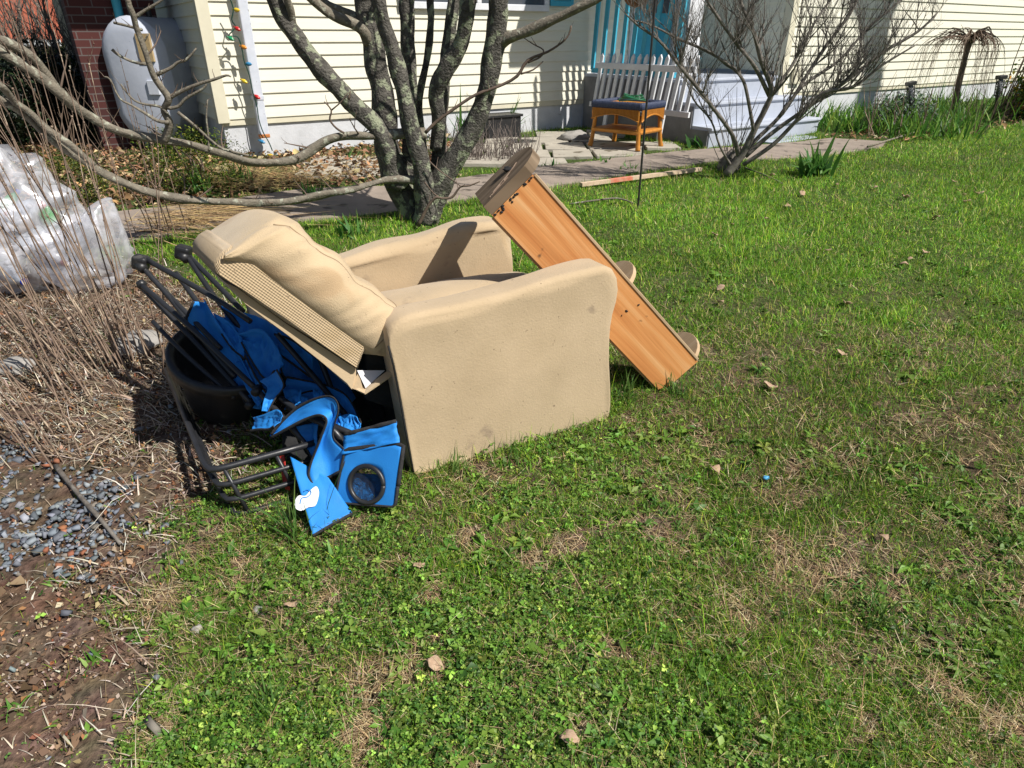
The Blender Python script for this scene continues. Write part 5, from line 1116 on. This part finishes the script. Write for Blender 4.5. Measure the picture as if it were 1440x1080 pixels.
def bag(cx, cy, r, seed, name, ear=None, lo=0):
    v = []; f = []; n, m_ = 64, 40; c = Vector((cx, cy, gz(cx, cy)+r[2]*.82))
    for i in range(m_+1):
        ph = math.pi*i/m_
        for k in range(n):
            t = 2*math.pi*k/n; d = Vector((math.sin(ph)*math.cos(t), math.sin(ph)*math.sin(t), math.cos(ph)))
            rg = abs(mn.noise(d*2.6+Vector((seed, 0, 0)))); rg2 = abs(mn.noise(d*6+Vector((0, seed, 0))))
            q = 1+.30*rg-.10*rg2-.05
            p = Vector((d.x*r[0], d.y*r[1], d.z*r[2]))*q
            if ear and d.x > .25 and d.z > .1: p += Vector((.0, 0, ear))*max(0, (d.x-.25))*1.2
            p = c+p; p.z = max(p.z, gz(p.x, p.y)+.01); v.append(p)
    for i in range(m_):
        for k in range(n): f.append((i*n+k, (i+1)*n+k, (i+1)*n+(k+1) % n, i*n+(k+1) % n))
    MB().add(v, f).build(name, M['bag'], bgt, True); return c
ctr = bag(-2.98, 3.75, (.50, .36, .42), 3.2, 'plastic_bag')
bag(-2.50, 3.72, (.24, .22, .22), 8.7, 'plastic_bag', .30)
bag(-3.35, 3.6, (.36, .34, .30), 5.2, 'plastic_bag')
def bottle(p, d, r, L, m, cap):
    d = Vector(d).normalized(); q = d.cross(Vector((.2, .1, 1))).normalized(); e = d.cross(q)
    o = MB().lathe([(.001, 0), (r, .01), (r, L*.62), (r*.8, L*.74), (r*.38, L*.9), (r*.36, L)], lambda a, b, z: Vector(p)+q*a+e*b+d*z, 14).build('bottle', m, bgt, True)
    MB().lathe([(r*.42, L*.96), (r*.42, L*1.06), (.001, L*1.06)], lambda a, b, z: Vector(p)+q*a+e*b+d*z, 12).build('cap', cap, o, True)
GR = pm('green_bottle', (.10, .55, .10), (.06, .4, .08), 6, .2, 0, spec=.6); CLR = pm('cloudy_bottle', (.62, .66, .72), (.5, .54, .6), 6, .2, 0, spec=.6); BL = pm('blue_cap', (.02, .05, .5), (.02, .05, .4), 6, .4); RD = pm('red_label', (.65, .05, .08), (.5, .04, .05), 6, .5); WH = pm('white_jug', (.75, .75, .78), (.6, .6, .64), 6, .4)
rnd = random.Random(5)
for i in range(26):
    m_ = [GR, CLR, WH, CLR, RD, WH, CLR, CLR, WH, CLR, WH][i % 11]; p = ctr+Vector((rnd.uniform(-.34, .34), rnd.uniform(-.2, .05), rnd.uniform(-.2, .16)))
    bottle(p, (rnd.uniform(-1, 1), rnd.uniform(-.5, .3), rnd.uniform(-.6, .9)), rnd.uniform(.03, .05), rnd.uniform(.13, .19), m_, [BL, RD, WH][i % 3])
# ------------------------------------------------------------------ ground cover
def samp(n, y0, y1, mx=.9, pw=1.0):
    """points over the lawn, denser close to the viewer's side of the garden"""
    u = RNG.uniform(0, 1, n); a = 1-pw
    y = y0*(y1/y0)**u if abs(a) < 1e-3 else (y0**(1-pw+1e-9)+u*(y1**(1-pw)-y0**(1-pw)))**(1/(1-pw))
    x = RNG.uniform(-1, 1, n)*(y*.80+mx)*1.02
    return x, y
def P3(x, y, dz=0): return np.stack([x, y, gzn(x, y)+dz], 1)
CHAIRQ = [CH(-.02, -.0, 0)[:2], CH(.84, .0, 0)[:2], CH(.78, .82, 0)[:2], CH(0, .83, 0)[:2]]
def hide(x, y): return inpoly(x, y, CHAIRQ) | (y > 10.5)
def lawn(n, y0, y1, pw):
    x, y = samp(int(n*1.25), y0, y1, 1.5, pw); jx = (vn(x, y, 6, 71)-.5)*.34+RNG.normal(0, .05, len(x)); jy = (vn(x, y, 6, 72)-.5)*.34+RNG.normal(0, .05, len(x)); ok = grass_ok(x, y) & ~hide(x, y) & ~(inpoly(x+jx, y+jy, BED) & (RNG.uniform(0, 1, len(x)) < .985)) & ~inpoly(x, y, RBED)
    return x[ok], y[ok]
# --- fine grass
x, y = lawn(1750000, .8, 10.4, 1.1)
lush = np.clip((y-2.2)/2.2, 0, 1)                        # the lawn gets fuller towards the house
pat = vn(x, y, 2.2, 1)*.22+vn(x, y, 6, 2)*.38+vn(x, y, 15, 3)*.4
hole = np.clip((vn(x, y, 10, 41)*.6+vn(x, y, 24, 42)*.4-.62)*7, 0, 1)
dens = .34+.62*np.clip((pat-.40)*4.0, 0, 1)*(.5+.5*lush)+.5*lush
dens = (dens*.75+.2*vn(x, y, 30, 8))*(1-hole*(1-.75*lush))
k = RNG.uniform(0, 1, len(x)) < dens; x, y = x[k], y[k]; n = len(x); lush = lush[k]
gc_ = [(.115, .25, .018), (.08, .19, .015), (.19, .31, .025), (.33, .40, .045), (.05, .13, .016), (.44, .36, .17)]
C = hsvjit(pick(gc_, (5, 5, 4, 1.8, 3, 1.8), n), n, .34, .08)
tone = (.62+.45*vn(x, y, 1.3, 6)+.4*vn(x, y, 5, 61))*(1+.35*lush); C = C*tone[:, None]
hgt = np.exp(RNG.normal(math.log(.024), .42, n))*(1+.25*lush)*(.7+.7*vn(x, y, 3, 9)); wd = (.0013+.00042*y)*np.exp(RNG.normal(0, .2, n))
nearrim = inpoly(x, y, [CH(-.1, -.07, 0)[:2], CH(1.0, -.07, 0)[:2], CH(1.0, .25, 0)[:2], CH(-.1, .25, 0)[:2]]); hgt = np.where(nearrim, hgt*1.7, hgt)
V, Fq, CC = blades(P3(x, y, -.004), hgt, wd, np.clip(np.abs(RNG.normal(.58, .28, n)), 0, 1.1), C, .5)
tag(npmesh('grass', V, Fq, CC, M['grass'], 4), kind='stuff'); print('grass', n)
# --- clover and small weeds
x, y = lawn(380000, .8, 4.6, 1.3)
pat = vn(x, y, 2.6, 11)*.55+vn(x, y, 8, 12)*.45
zone = np.clip(1.15-.85*np.abs(x+.35), .10, 1)*np.clip((3.3-y)/1.2, .08, 1)
k = RNG.uniform(0, 1, len(x)) < np.clip((pat-.30)*1.9+.35*(vn(x, y, 28, 14)-.5), 0, .52)*zone*(1-np.clip((vn(x, y, 10, 41)*.6+vn(x, y, 24, 42)*.4-.60)*7, 0, 1)); x, y = x[k], y[k]
cn = 3; ang = RNG.uniform(0, 6.28, len(x)); hz_ = np.abs(RNG.normal(.015, .012, len(x)))
X = np.repeat(x, cn); Y_ = np.repeat(y, cn); th = np.repeat(ang, cn)+np.tile(np.arange(cn)*2.094, len(x)); Z_ = np.repeat(hz_, cn)
sz = np.repeat(np.exp(RNG.normal(math.log(.0072), .42, len(x))), cn)
cc = np.repeat(hsvjit(pick([(.125, .245, .034), (.19, .31, .048), (.06, .14, .024), (.30, .40, .08)], (5, 4, 3, 1.3), len(x)), len(x), .36, .07), cn, 0)
V, Fq, CC = leaves(P3(X, Y_, Z_), sz, cc, .45, .78, th)
x2, y2 = lawn(5200, .8, 5.5, 1.3); k = vn(x2, y2, 3, 31) > .42; x2 = x2[k]; y2 = y2[k]; m_ = len(x2); q = 7
X2 = np.repeat(x2, q); Y2 = np.repeat(y2, q); th2 = np.repeat(RNG.uniform(0, 6.28, m_), q)+np.tile(np.arange(q)*.9, m_)+RNG.normal(0, .2, m_*q)
s2 = np.repeat(np.exp(RNG.normal(math.log(.030), .35, m_)), q)*RNG.uniform(.5, 1.1, m_*q)
c2 = np.repeat(hsvjit(pick([(.15, .28, .04), (.09, .19, .03), (.22, .33, .06)], (4, 3, 2), m_), m_, .18, .06), q, 0)
lp_ = leaves(P3(X2, Y2, RNG.uniform(.004, .016, m_*q)), s2, c2, .35, .42, th2)
V, Fq, CC = merge([(V, Fq, CC), lp_])
tag(npmesh('clover', V, Fq, CC, M['leaf'], 4), kind='stuff'); print('clover', len(x))
# --- dead straw thatch in the lawn
x, y = lawn(210000, .8, 7.5, 1.35); pat = 1-(vn(x, y, 2.2, 1)*.22+vn(x, y, 6, 2)*.38+vn(x, y, 15, 3)*.4)
k = RNG.uniform(0, 1, len(x)) < np.clip((pat-.40)*2.0+.5*(vn(x, y, 24, 15)-.5)+.9*np.clip((vn(x, y, 10, 41)*.6+vn(x, y, 24, 42)*.4-.54)*4, 0, 1), .10, .95)*np.where(y > 3.2, .22, 1); x, y = x[k], y[k]; n = len(x)
C = hsvjit(pick([(.48, .37, .21), (.34, .24, .13), (.20, .13, .075), (.60, .50, .33)], (4, 4, 3, 1.6), n), n, .22, .05)
parts = [blades(P3(x, y, RNG.uniform(.0, .008, n)), np.exp(RNG.normal(math.log(.038), .4, n)), .0014+.0004*y, np.clip(RNG.normal(.93, .06, n), .5, .99), C, .05)]
tag(npmesh('thatch', *merge(parts), M['dead'], 4), kind='stuff')
# --- leaf litter, shredded stalks and bark in the left bed
def bedpts(n, poly, y0, y1, x0, x1):
    x = RNG.uniform(x0, x1, n); y = y0+(y1-y0)*RNG.uniform(0, 1, n)**1.3; k = inpoly(x+RNG.normal(0, .05, n), y+RNG.normal(0, .05, n), poly); return x[k], y[k]
x, y = bedpts(60000, BED, .7, 4.6, -5, .2); dirt = inpoly(x, y, DIRT); grv = inpoly(x, y, GRAV)
k = RNG.uniform(0, 1, len(x)) < np.where(dirt, .14, np.where(grv, .08, .8)); x, y = x[k], y[k]; n = len(x)
C = hsvjit(pick([(.30, .155, .075), (.20, .10, .055), (.42, .30, .18), (.36, .31, .26), (.10, .06, .04), (.45, .22, .09)], (4, 4, 3, 3, 3, 1), n), n, .25, .06)
V, Fq, CC = leaves(P3(x, y, RNG.uniform(.0, .035, n)), np.minimum(.026, np.exp(RNG.normal(math.log(.0125), .5, n))), C*.9, .7, .55)
p1 = (V, Fq, CC)
x, y = bedpts(52000, BED, .7, 4.6, -5, .2); dirt = inpoly(x, y, DIRT); grv = inpoly(x, y, GRAV)
cen = inpoly(x, y, gp([(-300, 700), (60, 660), (230, 640), (260, 520), (180, 420), (-300, 430)]))
k = RNG.uniform(0, 1, len(x)) < np.where(dirt, .22, np.where(grv, .08, np.where(cen, .9, .6))); x, y = x[k], y[k]; n = len(x)
C = hsvjit(pick([(.50, .43, .34), (.36, .29, .21), (.24, .17, .11), (.62, .57, .48)], (4, 4, 3, 2), n), n, .2, .05)
hd = 2.6+RNG.normal(0, .55, n)*np.where(RNG.uniform(0, 1, n) < .6, 1, 5); L_ = np.exp(RNG.normal(math.log(.075), .5, n))*np.where(inpoly(x, y, DIRT), .5, 1)
C = C*1.0; p2 = blades(P3(x, y, RNG.uniform(.0, .03, n)), L_, np.exp(RNG.normal(math.log(.0026), .45, n)), np.clip(RNG.normal(.96, .04, n), .7, .995), C, .12, hd)
p2[0][:, 2] = np.maximum(p2[0][:, 2], gzn(p2[0][:, 0], p2[0][:, 1])+.002)
x, y = bedpts(150000, BED, .7, 4.2, -3.5, .2); n = len(x); grv = inpoly(x, y, GRAV); k = RNG.uniform(0, 1, n) < np.where(grv, .3, 1); x = x[k]; y = y[k]; n = len(x)
C = hsvjit(pick([(.17, .11, .07), (.08, .05, .034), (.30, .21, .14), (.42, .34, .26), (.27, .10, .05)], (5, 4, 4, 2.2, .6), n), n, .25, .06)
p4 = leaves(P3(x, y, RNG.uniform(-.002, .008, n)), np.exp(RNG.normal(math.log(.0075), .5, n)), C, .9, .8)
tag(npmesh('leaf_litter', *merge([p1, p2, p4]), M['dead'], 4), kind='stuff')
# litter and straw by the house wall
x, y = bedpts(30000, WBED, 4.6, 9.5, -8, .3); n0 = len(x); n = n0
C = hsvjit(pick([(.30, .17, .09), (.20, .12, .07), (.42, .32, .18), (.12, .08, .05)], (4, 3, 3, 3), n), n, .25, .06)
p1 = leaves(P3(x, y, RNG.uniform(0, .04, n)), np.exp(RNG.normal(math.log(.045), .4, n)), C, .5, .6)
s_ = gp([(300, 262), (345, 244), (400, 246), (462, 258), (420, 268), (330, 274)]); x, y = bedpts(13000, s_, 5, 8, -4, 0); n = len(x)
C = hsvjit(pick([(.66, .50, .24), (.52, .37, .17), (.40, .28, .13)], (4, 3, 2), n), n, .18, .05)
p2 = blades(P3(x, y, RNG.uniform(0, .10, n)), np.exp(RNG.normal(math.log(.28), .4, n)), np.full(n, .0055), np.clip(RNG.normal(.985, .012, n), .9, .999), C, .04, RNG.normal(.1, .5, n)+np.pi*(RNG.uniform(0, 1, n) < .5))
s_ = gp([(180, 318), (210, 296), (300, 290), (310, 308), (250, 325), (190, 340)]); x, y = bedpts(9000, s_, 4, 7, -4, 0); x = x[:230]; y = y[:230]; n = len(x)
C = hsvjit(pick([(.58, .42, .20), (.42, .30, .16), (.28, .19, .11)], (4, 3, 2), n), n, .18, .05)
p3 = blades(P3(x, y, RNG.uniform(0, .06, n)), np.exp(RNG.normal(math.log(.7), .4, n)), np.full(n, .008), np.full(n, .999), C, .02, RNG.normal(.15, .5, n))
for q in (p2, p3): q[0][:, 2] = np.maximum(q[0][:, 2], gzn(q[0][:, 0], q[0][:, 1])+.015)
tag(npmesh('dry_litter', *merge([p1, p2, p3]), M['dead'], 4), kind='stuff')
# litter strip along the right bed and the foundation
rb = gp([(1150, 196), (1240, 199), (1270, 200), (1440, 176), (1600, 160), (1600, 140), (1300, 160)])
x, y = bedpts(16000, rb, 6, 13, 2, 12); n = len(x)
C = hsvjit(pick([(.26, .15, .08), (.17, .10, .06), (.40, .30, .2)], (4, 3, 2), n), n, .25, .06)
tag(npmesh('leaf_litter', *leaves(P3(x, y, RNG.uniform(0, .03, n)), np.exp(RNG.normal(math.log(.045), .4, n)), C, .5, .6), M['dead'], 4), kind='stuff')
# --- gravel
ico = []; 
def gravel():
    x, y = bedpts(15000, GRAV, 1.2, 2.9, -2.9, -.8); d = vn(x, y, 5, 21)*.6+vn(x, y, 13, 22)*.4; k = (d > .45) | (RNG.uniform(0, 1, len(x)) < .10); x, y = x[k][:3400], y[k][:3400]
    x2, y2 = bedpts(2500, BED, .8, 2.6, -2.6, -.5); x = np.concatenate([x, x2[:170]]); y = np.concatenate([y, y2[:170]])
    n = len(x); s = np.exp(RNG.normal(math.log(.0088), .34, n))
    base = np.array([(sx_, sy_, sz_) for sz_ in (-1, 1) for sy_ in (-1, 1) for sx_ in (-1, 1)], float)*.62
    V = base[None]*(1+RNG.uniform(-.38, .38, (n, 8, 3)))*s[:, None, None]*np.stack([RNG.uniform(.8, 1.5, n), RNG.uniform(.7, 1.2, n), RNG.uniform(.45, .8, n)], 1)[:, None]
    R3 = RNG.normal(0, 1, (n, 3, 3)); Q, _ = np.linalg.qr(R3); tilt = RNG.uniform(0, 1, n) < .35
    a = RNG.uniform(0, 6.28, n); Rz = np.zeros((n, 3, 3)); Rz[:, 0, 0] = np.cos(a); Rz[:, 0, 1] = -np.sin(a); Rz[:, 1, 0] = np.sin(a); Rz[:, 1, 1] = np.cos(a); Rz[:, 2, 2] = 1
    Q = np.where(tilt[:, None, None], Q, Rz); V = np.einsum('nij,nkj->nki', Q, V)+P3(x, y, s*.35+RNG.uniform(0, .016, n))[:, None]
    fq = np.array([(0, 2, 3, 1), (4, 5, 7, 6), (0, 1, 5, 4), (2, 6, 7, 3), (0, 4, 6, 2), (1, 3, 7, 5)]); Fq = (np.arange(n)[:, None, None]*8+fq[None]).reshape(-1, 4)
    C = hsvjit(pick([(.17, .19, .215), (.115, .13, .15), (.24, .26, .28), (.19, .165, .14), (.27, .11, .06)], (6, 4, 2.4, 1.3, .5), n), n, .14, .03)
    return V.reshape(-1, 3), Fq, np.repeat(C, 8, 0)
tag(npmesh('gravel', *gravel(), M['stone'], 4), kind='stuff')
# --- scattered dead leaves on the lawn: countable, one object each
def curled(px, py, s, label, seed, col='M'):
    p = G(px, py, .012); rnd = random.Random(seed); mb = MB(); a = rnd.uniform(0, 6.28); v = []; n = 6
    for i in range(n+1):
        t = i/n; wd_ = s*.36*math.sin(math.pi*min(.97, t+.04))*(1+.3*rnd.uniform(-1, 1))
        for sgn in (-1, 0, 1):
            q = Vector(((t-.5)*s, sgn*wd_, s*.16*abs(sgn)+s*.18*math.sin(t*4+seed)+rnd.uniform(-.03, .03)*s)); v.append((p.x+q.x*math.cos(a)-q.y*math.sin(a), p.y+q.x*math.sin(a)+q.y*math.cos(a), p.z+q.z+.012))
    mb.add(v, [(i*3+j, i*3+j+1, i*3+j+4, i*3+j+3) for i in range(n) for j in (0, 1)]); 
    return tag(mb.build('dead_leaf', M['dleaf'], None, True, base=p, solid=.0012), label, 'dead leaf', 'dead leaves scattered on the lawn')
M['dleaf'] = pm('dry_leaf', (.46, .34, .24), (.33, .21, .13), 40, .9, .4)
for i, (px, py, s, lb) in enumerate([(1190, 430, .075, 'largest pale curled leaf in the middle of the lawn right of the shelf'), (1083, 546, .06, 'crumpled leaf right of the shelf foot'), (1108, 292, .07, 'pale leaf in the grass right of the hook pole'), (1128, 275, .07, 'curled leaf in the far lawn below the broken twig'),
                               (1272, 280, .09, 'dry leaf in the bright lawn below the garden lights'), (1005, 665, .05, 'brown leaf in the lawn beside the yellow moss'), (1012, 428, .05, 'small white scrap of leaf above the shelf foot'), (1085, 248, .07, 'curled leaf just right of the bare shrub'),
                               (1375, 273, .08, 'brown leaf in the lawn near the right edge'), (410, 855, .035, 'dry leaf in the near clover under the blue fabric'), (612, 940, .05, 'reddish leaf in the near centre lawn'), (800, 1045, .05, 'long tan leaf at the bottom edge of the lawn'), (1240, 760, .045, 'orange brown leaf in the right lawn'), (590, 800, .04, 'crumpled tan leaf below the armchair corner')]):
    curled(px, py, s, lb, i+1)
rq = random.Random(9)
for i in range(16):
    curled(rq.uniform(960, 1400), rq.uniform(255, 520), rq.uniform(.035, .06), 'small crumpled brown leaf among several in the lawn right of the armchair', i+40)
p = G(1077, 672, .02); tag(MB().blob((p.x, p.y, p.z), (.012, .010, .008), 10, 7, .25, 3).build('plastic_scrap', pm('light_blue_plastic', (.12, .45, .75), (.1, .4, .7), 5, .4), None, True, base=p), 'tiny light blue plastic scrap in the lawn', 'litter')
# --- weeds and plants (each its own thing)
YG = [(.16, .30, .045), (.10, .22, .03), (.24, .36, .08)]
def strap(px, py, n, h, w_, label, cat='plant', cols=YG, name='leafy_plant', lean=.55, spread=.03, group=None, wts=(3, 3, 1), seed=0):
    p = G(px, py); P = np.array([[p.x, p.y, p.z]])+RNG.normal(0, 1, (n, 3))*[spread, spread, 0]; P[:, 2] = gzn(P[:, 0], P[:, 1])-.005
    C = hsvjit(pick(cols, wts, n), n, .15, .05)
    V, Fq, CC = blades(P, np.full(n, h)*np.exp(RNG.normal(0, .25, n)), np.full(n, w_)*np.exp(RNG.normal(0, .15, n)), np.clip(np.abs(RNG.normal(lean, .22, n)), 0, 1.1), C, .5)
    # widen the middle so that the leaves read as straps
    V = V.reshape(n, 8, 3); m = (V[:, 2]+V[:, 3])/2; V[:, 2] = m+(V[:, 2]-m)*1.5; V[:, 3] = m+(V[:, 3]-m)*1.5; V = V.reshape(-1, 3)
    return tag(npmesh(name, V, Fq, CC, M['leaf'], 4, base=tuple(p)), label, cat, group)
g_ = 'broad-leaved weeds in the near lawn'
for px, py, n, h, w_, lb in [(225, 790, 12, .07, .016, 'light green weed rosette at the corner of the gravel'), (85, 820, 7, .07, .012, 'upright two-leaved weed at the bottom of the gravel'), (130, 930, 16, .06, .012, 'feathery weed in the bare brown dirt'), (245, 880, 7, .07, .016, 'bright lime leaves lying at the dirt edge'),
                               (345, 975, 12, .09, .018, 'broad weed rosette in the nearest clover'), (590, 880, 12, .07, .012, 'star shaped weed rosette below centre'), (478, 785, 12, .085, .022, 'grey-green broad weed in front of the blue fabric'), (738, 815, 5, .06, .015, 'single upright leaf in the centre lawn'),
                               (800, 830, 10, .06, .012, 'weed rosette right of the centre leaf'), (1055, 925, 9, .07, .016, 'broad weed in the right foreground'), (1240, 720, 8, .06, .014, 'dark broad weed in the right lawn'), (250, 745, 10, .06, .012, 'weed sprouting beside the wire rack corner'), (165, 695, 6, .05, .012, 'small lime weed in the gravel by the stick'),
                               (160, 500, 8, .07, .014, 'green sprout between the canes'), (95, 500, 9, .07, .012, 'green sprout at the foot of the bag'), (490, 640, 0, 0, 0, ''), (1385, 800, 8, .06, .012, 'weed at the right edge of the lawn'), (20, 1005, 9, .06, .014, 'weed at the bottom left corner'), (90, 1010, 7, .05, .012, 'small weed in the near dirt')]:
    if n: strap(px, py, int(n*1.6), h*.8, w_*.5, lb, 'weed', name='weed', lean=.8, spread=.012, group=g_)
DGR = [(.05, .15, .03), (.09, .21, .04), (.14, .27, .06)]
for px, py, n, h, w_, lb in [(1150, 248, 50, .26, .035, 'clump of broad upright leaves at the lawn edge in front of the steps'), (1140, 235, 18, .16, .02, 'smaller leaf tuft just behind the broad-leaved clump'), (975, 212, 0, 0, 0, ''), (982, 206, 16, .16, .03, 'weed growing at the shaded foot of the porch steps'), (655, 198, 26, .34, .028, 'yellow-green daffodil leaves by the right tree stem'),
                               (712, 190, 22, .34, .03, 'fresh green leaves growing beside the black planter box'), (350, 215, 14, .22, .02, 'thin green shoots under the downspout'), (500, 225, 5, .14, .012, 'tiny green shoot on the path behind the tree'), (620, 232, 10, .12, .014, 'green sprout between the tree stems and path'),
                               (445, 275, 30, .10, .012, 'low green weeds in front of the straw heap'), (333, 262, 30, .20, .014, 'green lily leaves left of the straw heap'), (280, 272, 26, .20, .018, 'upright green leaves in front of the dwarf conifer'), (885, 238, 14, .08, .014, 'flat green weeds between the flagstones'), (845, 228, 10, .07, .012, 'small weeds between the flagstones left of the stool'),
                               (775, 235, 9, .09, .012, 'green tuft beside the top of the leaning shelf'), (360, 355, 20, .12, .012, 'leafy tuft behind the armchair cushion'), (500, 330, 24, .11, .02, 'broad green leaves at the foot of the tree')]:
    if n: strap(px, py, n, h, w_, lb, 'plant', DGR, name='leafy_plant', lean=.4, spread=.06)
for px, py, n, h, w_, lb in [(418, 752, 34, .15, .0045, 'tall grass tuft beside the blue fabric tip'), (640, 668, 26, .10, .0035, 'grass tuft at the near bottom edge of the armchair'), (880, 560, 60, .11, .0045, 'grass tuft between armchair and shelf foot'), (945, 556, 34, .12, .004, 'grass tuft in front of the shelf foot'), (725, 650, 20, .09, .0035, 'thin grass tuft near the middle of the armchair base'), (385, 1000, 40, .08, .004, 'dark grass tuft in the near clover'), (1230, 870, 46, .08, .0035, 'dark grass tuft in the right foreground')]:
    strap(px, py, n, h, w_, lb, 'grass tuft', [(.06, .14, .025), (.09, .19, .035), (.14, .22, .05)], name='grass_tuft', lean=.35, spread=.03)
# right bed plants
xs_ = [(1190, 172), (1225, 185), (1262, 172), (1300, 178), (1345, 172), (1390, 160), (1430, 158), (1200, 160), (1240, 160), (1290, 162), (1330, 160), (1170, 182), (1285, 192), (1320, 185)]
for i, (px, py) in enumerate(xs_):
    nm = ['blue-flowered grape hyacinth leaves beside the steps', 'dense grass-like clump at the front of the right bed', 'dense leaves left of the first garden light', 'green clump right of the first garden light', 'green clump under the weeping tree', 'green leaves left of the second garden light', 'green clump at the right picture edge', 'back row leaves against the right foundation nearest the steps',
          'back row leaves behind the small grey-leaved shrub', 'back row leaves behind the first garden light', 'back row leaves left of the weeping tree', 'low leaves touching the steps corner', 'front leaves hiding the first garden light spike', 'low leaves in front of the weeping tree'][i]
    strap(px, py, 190, .30, .016, nm, 'plant', [(.07, .19, .025), (.14, .28, .04), (.24, .36, .06), (.04, .11, .015)], name='perennial_clump', lean=.45, spread=.26, wts=(4, 4, 2, 2), group='green perennial clumps in the right bed')
g1 = G(1262, 185); leafbush('small_shrub', (g1.x, g1.y, g1.z+.24), (.42, .3, .26), 1500, [(.30, .36, .30), (.10, .16, .10), (.04, .07, .04)], (3, 3, 3), .035, 'small grey-leaved shrub just left of the first garden light', 'shrub', 8, seed=31)
g1 = G(1452, 168); leafbush('golden_shrub', (g1.x+.25, g1.y+.2, g1.z+.42), (.55, .45, .45), 2400, [(.12, .22, .03), (.40, .30, .05), (.35, .14, .03), (.06, .12, .02)], (5, 3, 1.5, 3), .06, 'yellow-green and rusty leaved shrub at the right edge', 'shrub', 10, seed=33)
g1 = G(282, 268); leafbush('dwarf_conifer', (g1.x, g1.y, g1.z+.22), (.46, .34, .32), 6500, [(.10, .16, .02), (.22, .25, .03), (.03, .06, .01)], (4, 3, 3), .02, 'low dwarf conifer below the oil tank', 'conifer', 6, seed=35, asp=.35)
g1 = G(108, 285); leafbush('dwarf_conifer', (g1.x, g1.y, g1.z+.17), (.36, .3, .24), 4200, [(.09, .13, .02), (.2, .21, .03), (.03, .05, .01)], (4, 3, 3), .02, 'mossy green dwarf conifer just behind the recycling bag', 'conifer', 6, seed=37, asp=.35)
# dry twiggy lavender by the planter
g1 = G(672, 225); dl = thing('dry_shrub', g1, 'grey dry twiggy shrub in front of the black planter box', 'shrub'); mb = MB()
for i in range(230):
    a = random.uniform(0, 6.28); q = g1+Vector((random.uniform(-.45, .6), random.uniform(-.1, .4), 0)); q.z = gz(q.x, q.y); e = q+Vector((math.cos(a)*random.uniform(.02, .2), math.sin(a)*.12, random.uniform(.12, .4))); mb.tube([q, q.lerp(e, .5)+Vector((random.gauss(0, .02), 0, .01)), e], [.005, .003, .0015], 4, cap=False)
mb.build('twigs', pm('dry_lavender', (.24, .20, .18), (.15, .125, .11), 30, .9), dl)
g1 = G(1350, 190); mb = MB()
for i in range(46):
    q = g1+Vector((random.uniform(-1.3, 1.0), random.uniform(-.3, .5), 0)); q.z = gz(q.x, q.y); e = q+Vector((random.gauss(0, .1), random.gauss(0, .1), random.uniform(.2, .75))); mb.tube([q, q.lerp(e, .5)+Vector((random.gauss(0, .03), 0, 0)), e], [.007, .005, .002], 4, cap=False)
tag(mb.build('dry_stalk_clump', M['cane'], None, base=g1), 'thin pale dry stalks standing under the weeping tree', 'dry plant')
g1 = G(1425, 165); mb = MB()
for i in range(26):
    q = g1+Vector((random.uniform(-.25, .35), random.uniform(-.2, .3), 0)); e = q+Vector((random.uniform(.0, .45), random.gauss(0, .1), random.uniform(.9, 1.7))); mb.tube([q, q.lerp(e, .5)+Vector((random.gauss(0, .04), 0, 0)), e], [.011, .007, .003], 5, cap=False)
tag(mb.build('dry_stalk_clump', M['twig'], None, base=g1), 'tall brown leaning stems at the right picture edge', 'dry plant')
# solar garden lights
def light(px, py, tx_, ty_, label):
    p = G(px, py); t_ = aty(tx_, ty_, p.y); d = (t_-p); L_ = d.length; d.normalize(); q = d.cross(Vector((0, 1, 0))).normalized(); e = d.cross(q); t = thing('garden_light', p, label, 'garden light', 'black solar garden lights in the right bed')
    fr_ = lambda a, b, z: p+q*a+e*b+d*z
    MB().tube([fr_(0, 0, -.05), fr_(0, 0, L_*.55), fr_(0, 0, L_*.62)], [.012, .018, .04], 8).build('spike', M['blackiron'], t, True)
    hd_ = MB()
    for k in range(4):
        a = math.pi/2*k+.785; hd_.tube([fr_(.04*math.cos(a), .04*math.sin(a), L_*.6), fr_(.045*math.cos(a), .045*math.sin(a), L_*.92)], .006, 5)
    for k in range(9):
        z = L_*(.62+.033*k); hd_.tube([fr_(.04*math.cos(s*math.pi/4+k), .04*math.sin(s*math.pi/4+k), z+.01*math.sin(s*3.)) for s in range(9)], .004, 5)
    hd_.build('head', M['blackiron'], t, True); MB().box((-.05, -.05, L_*.92), (.05, .05, L_*.99), fr_).build('cap', M['blackiron'], t, bevel=.006)
    MB().tube([fr_(0, 0, L_*.62), fr_(0, 0, L_*.92)], .028, 10).build('lens', pm('frosted_lens', (.4, .42, .45), (.3, .32, .35), 20, .3), t, True)
light(1279, 186, 1281, 114, 'black solar garden light standing left of the weeping tree')
light(1394, 178, 1409, 105, 'black solar garden light tilting at the right end of the bed')
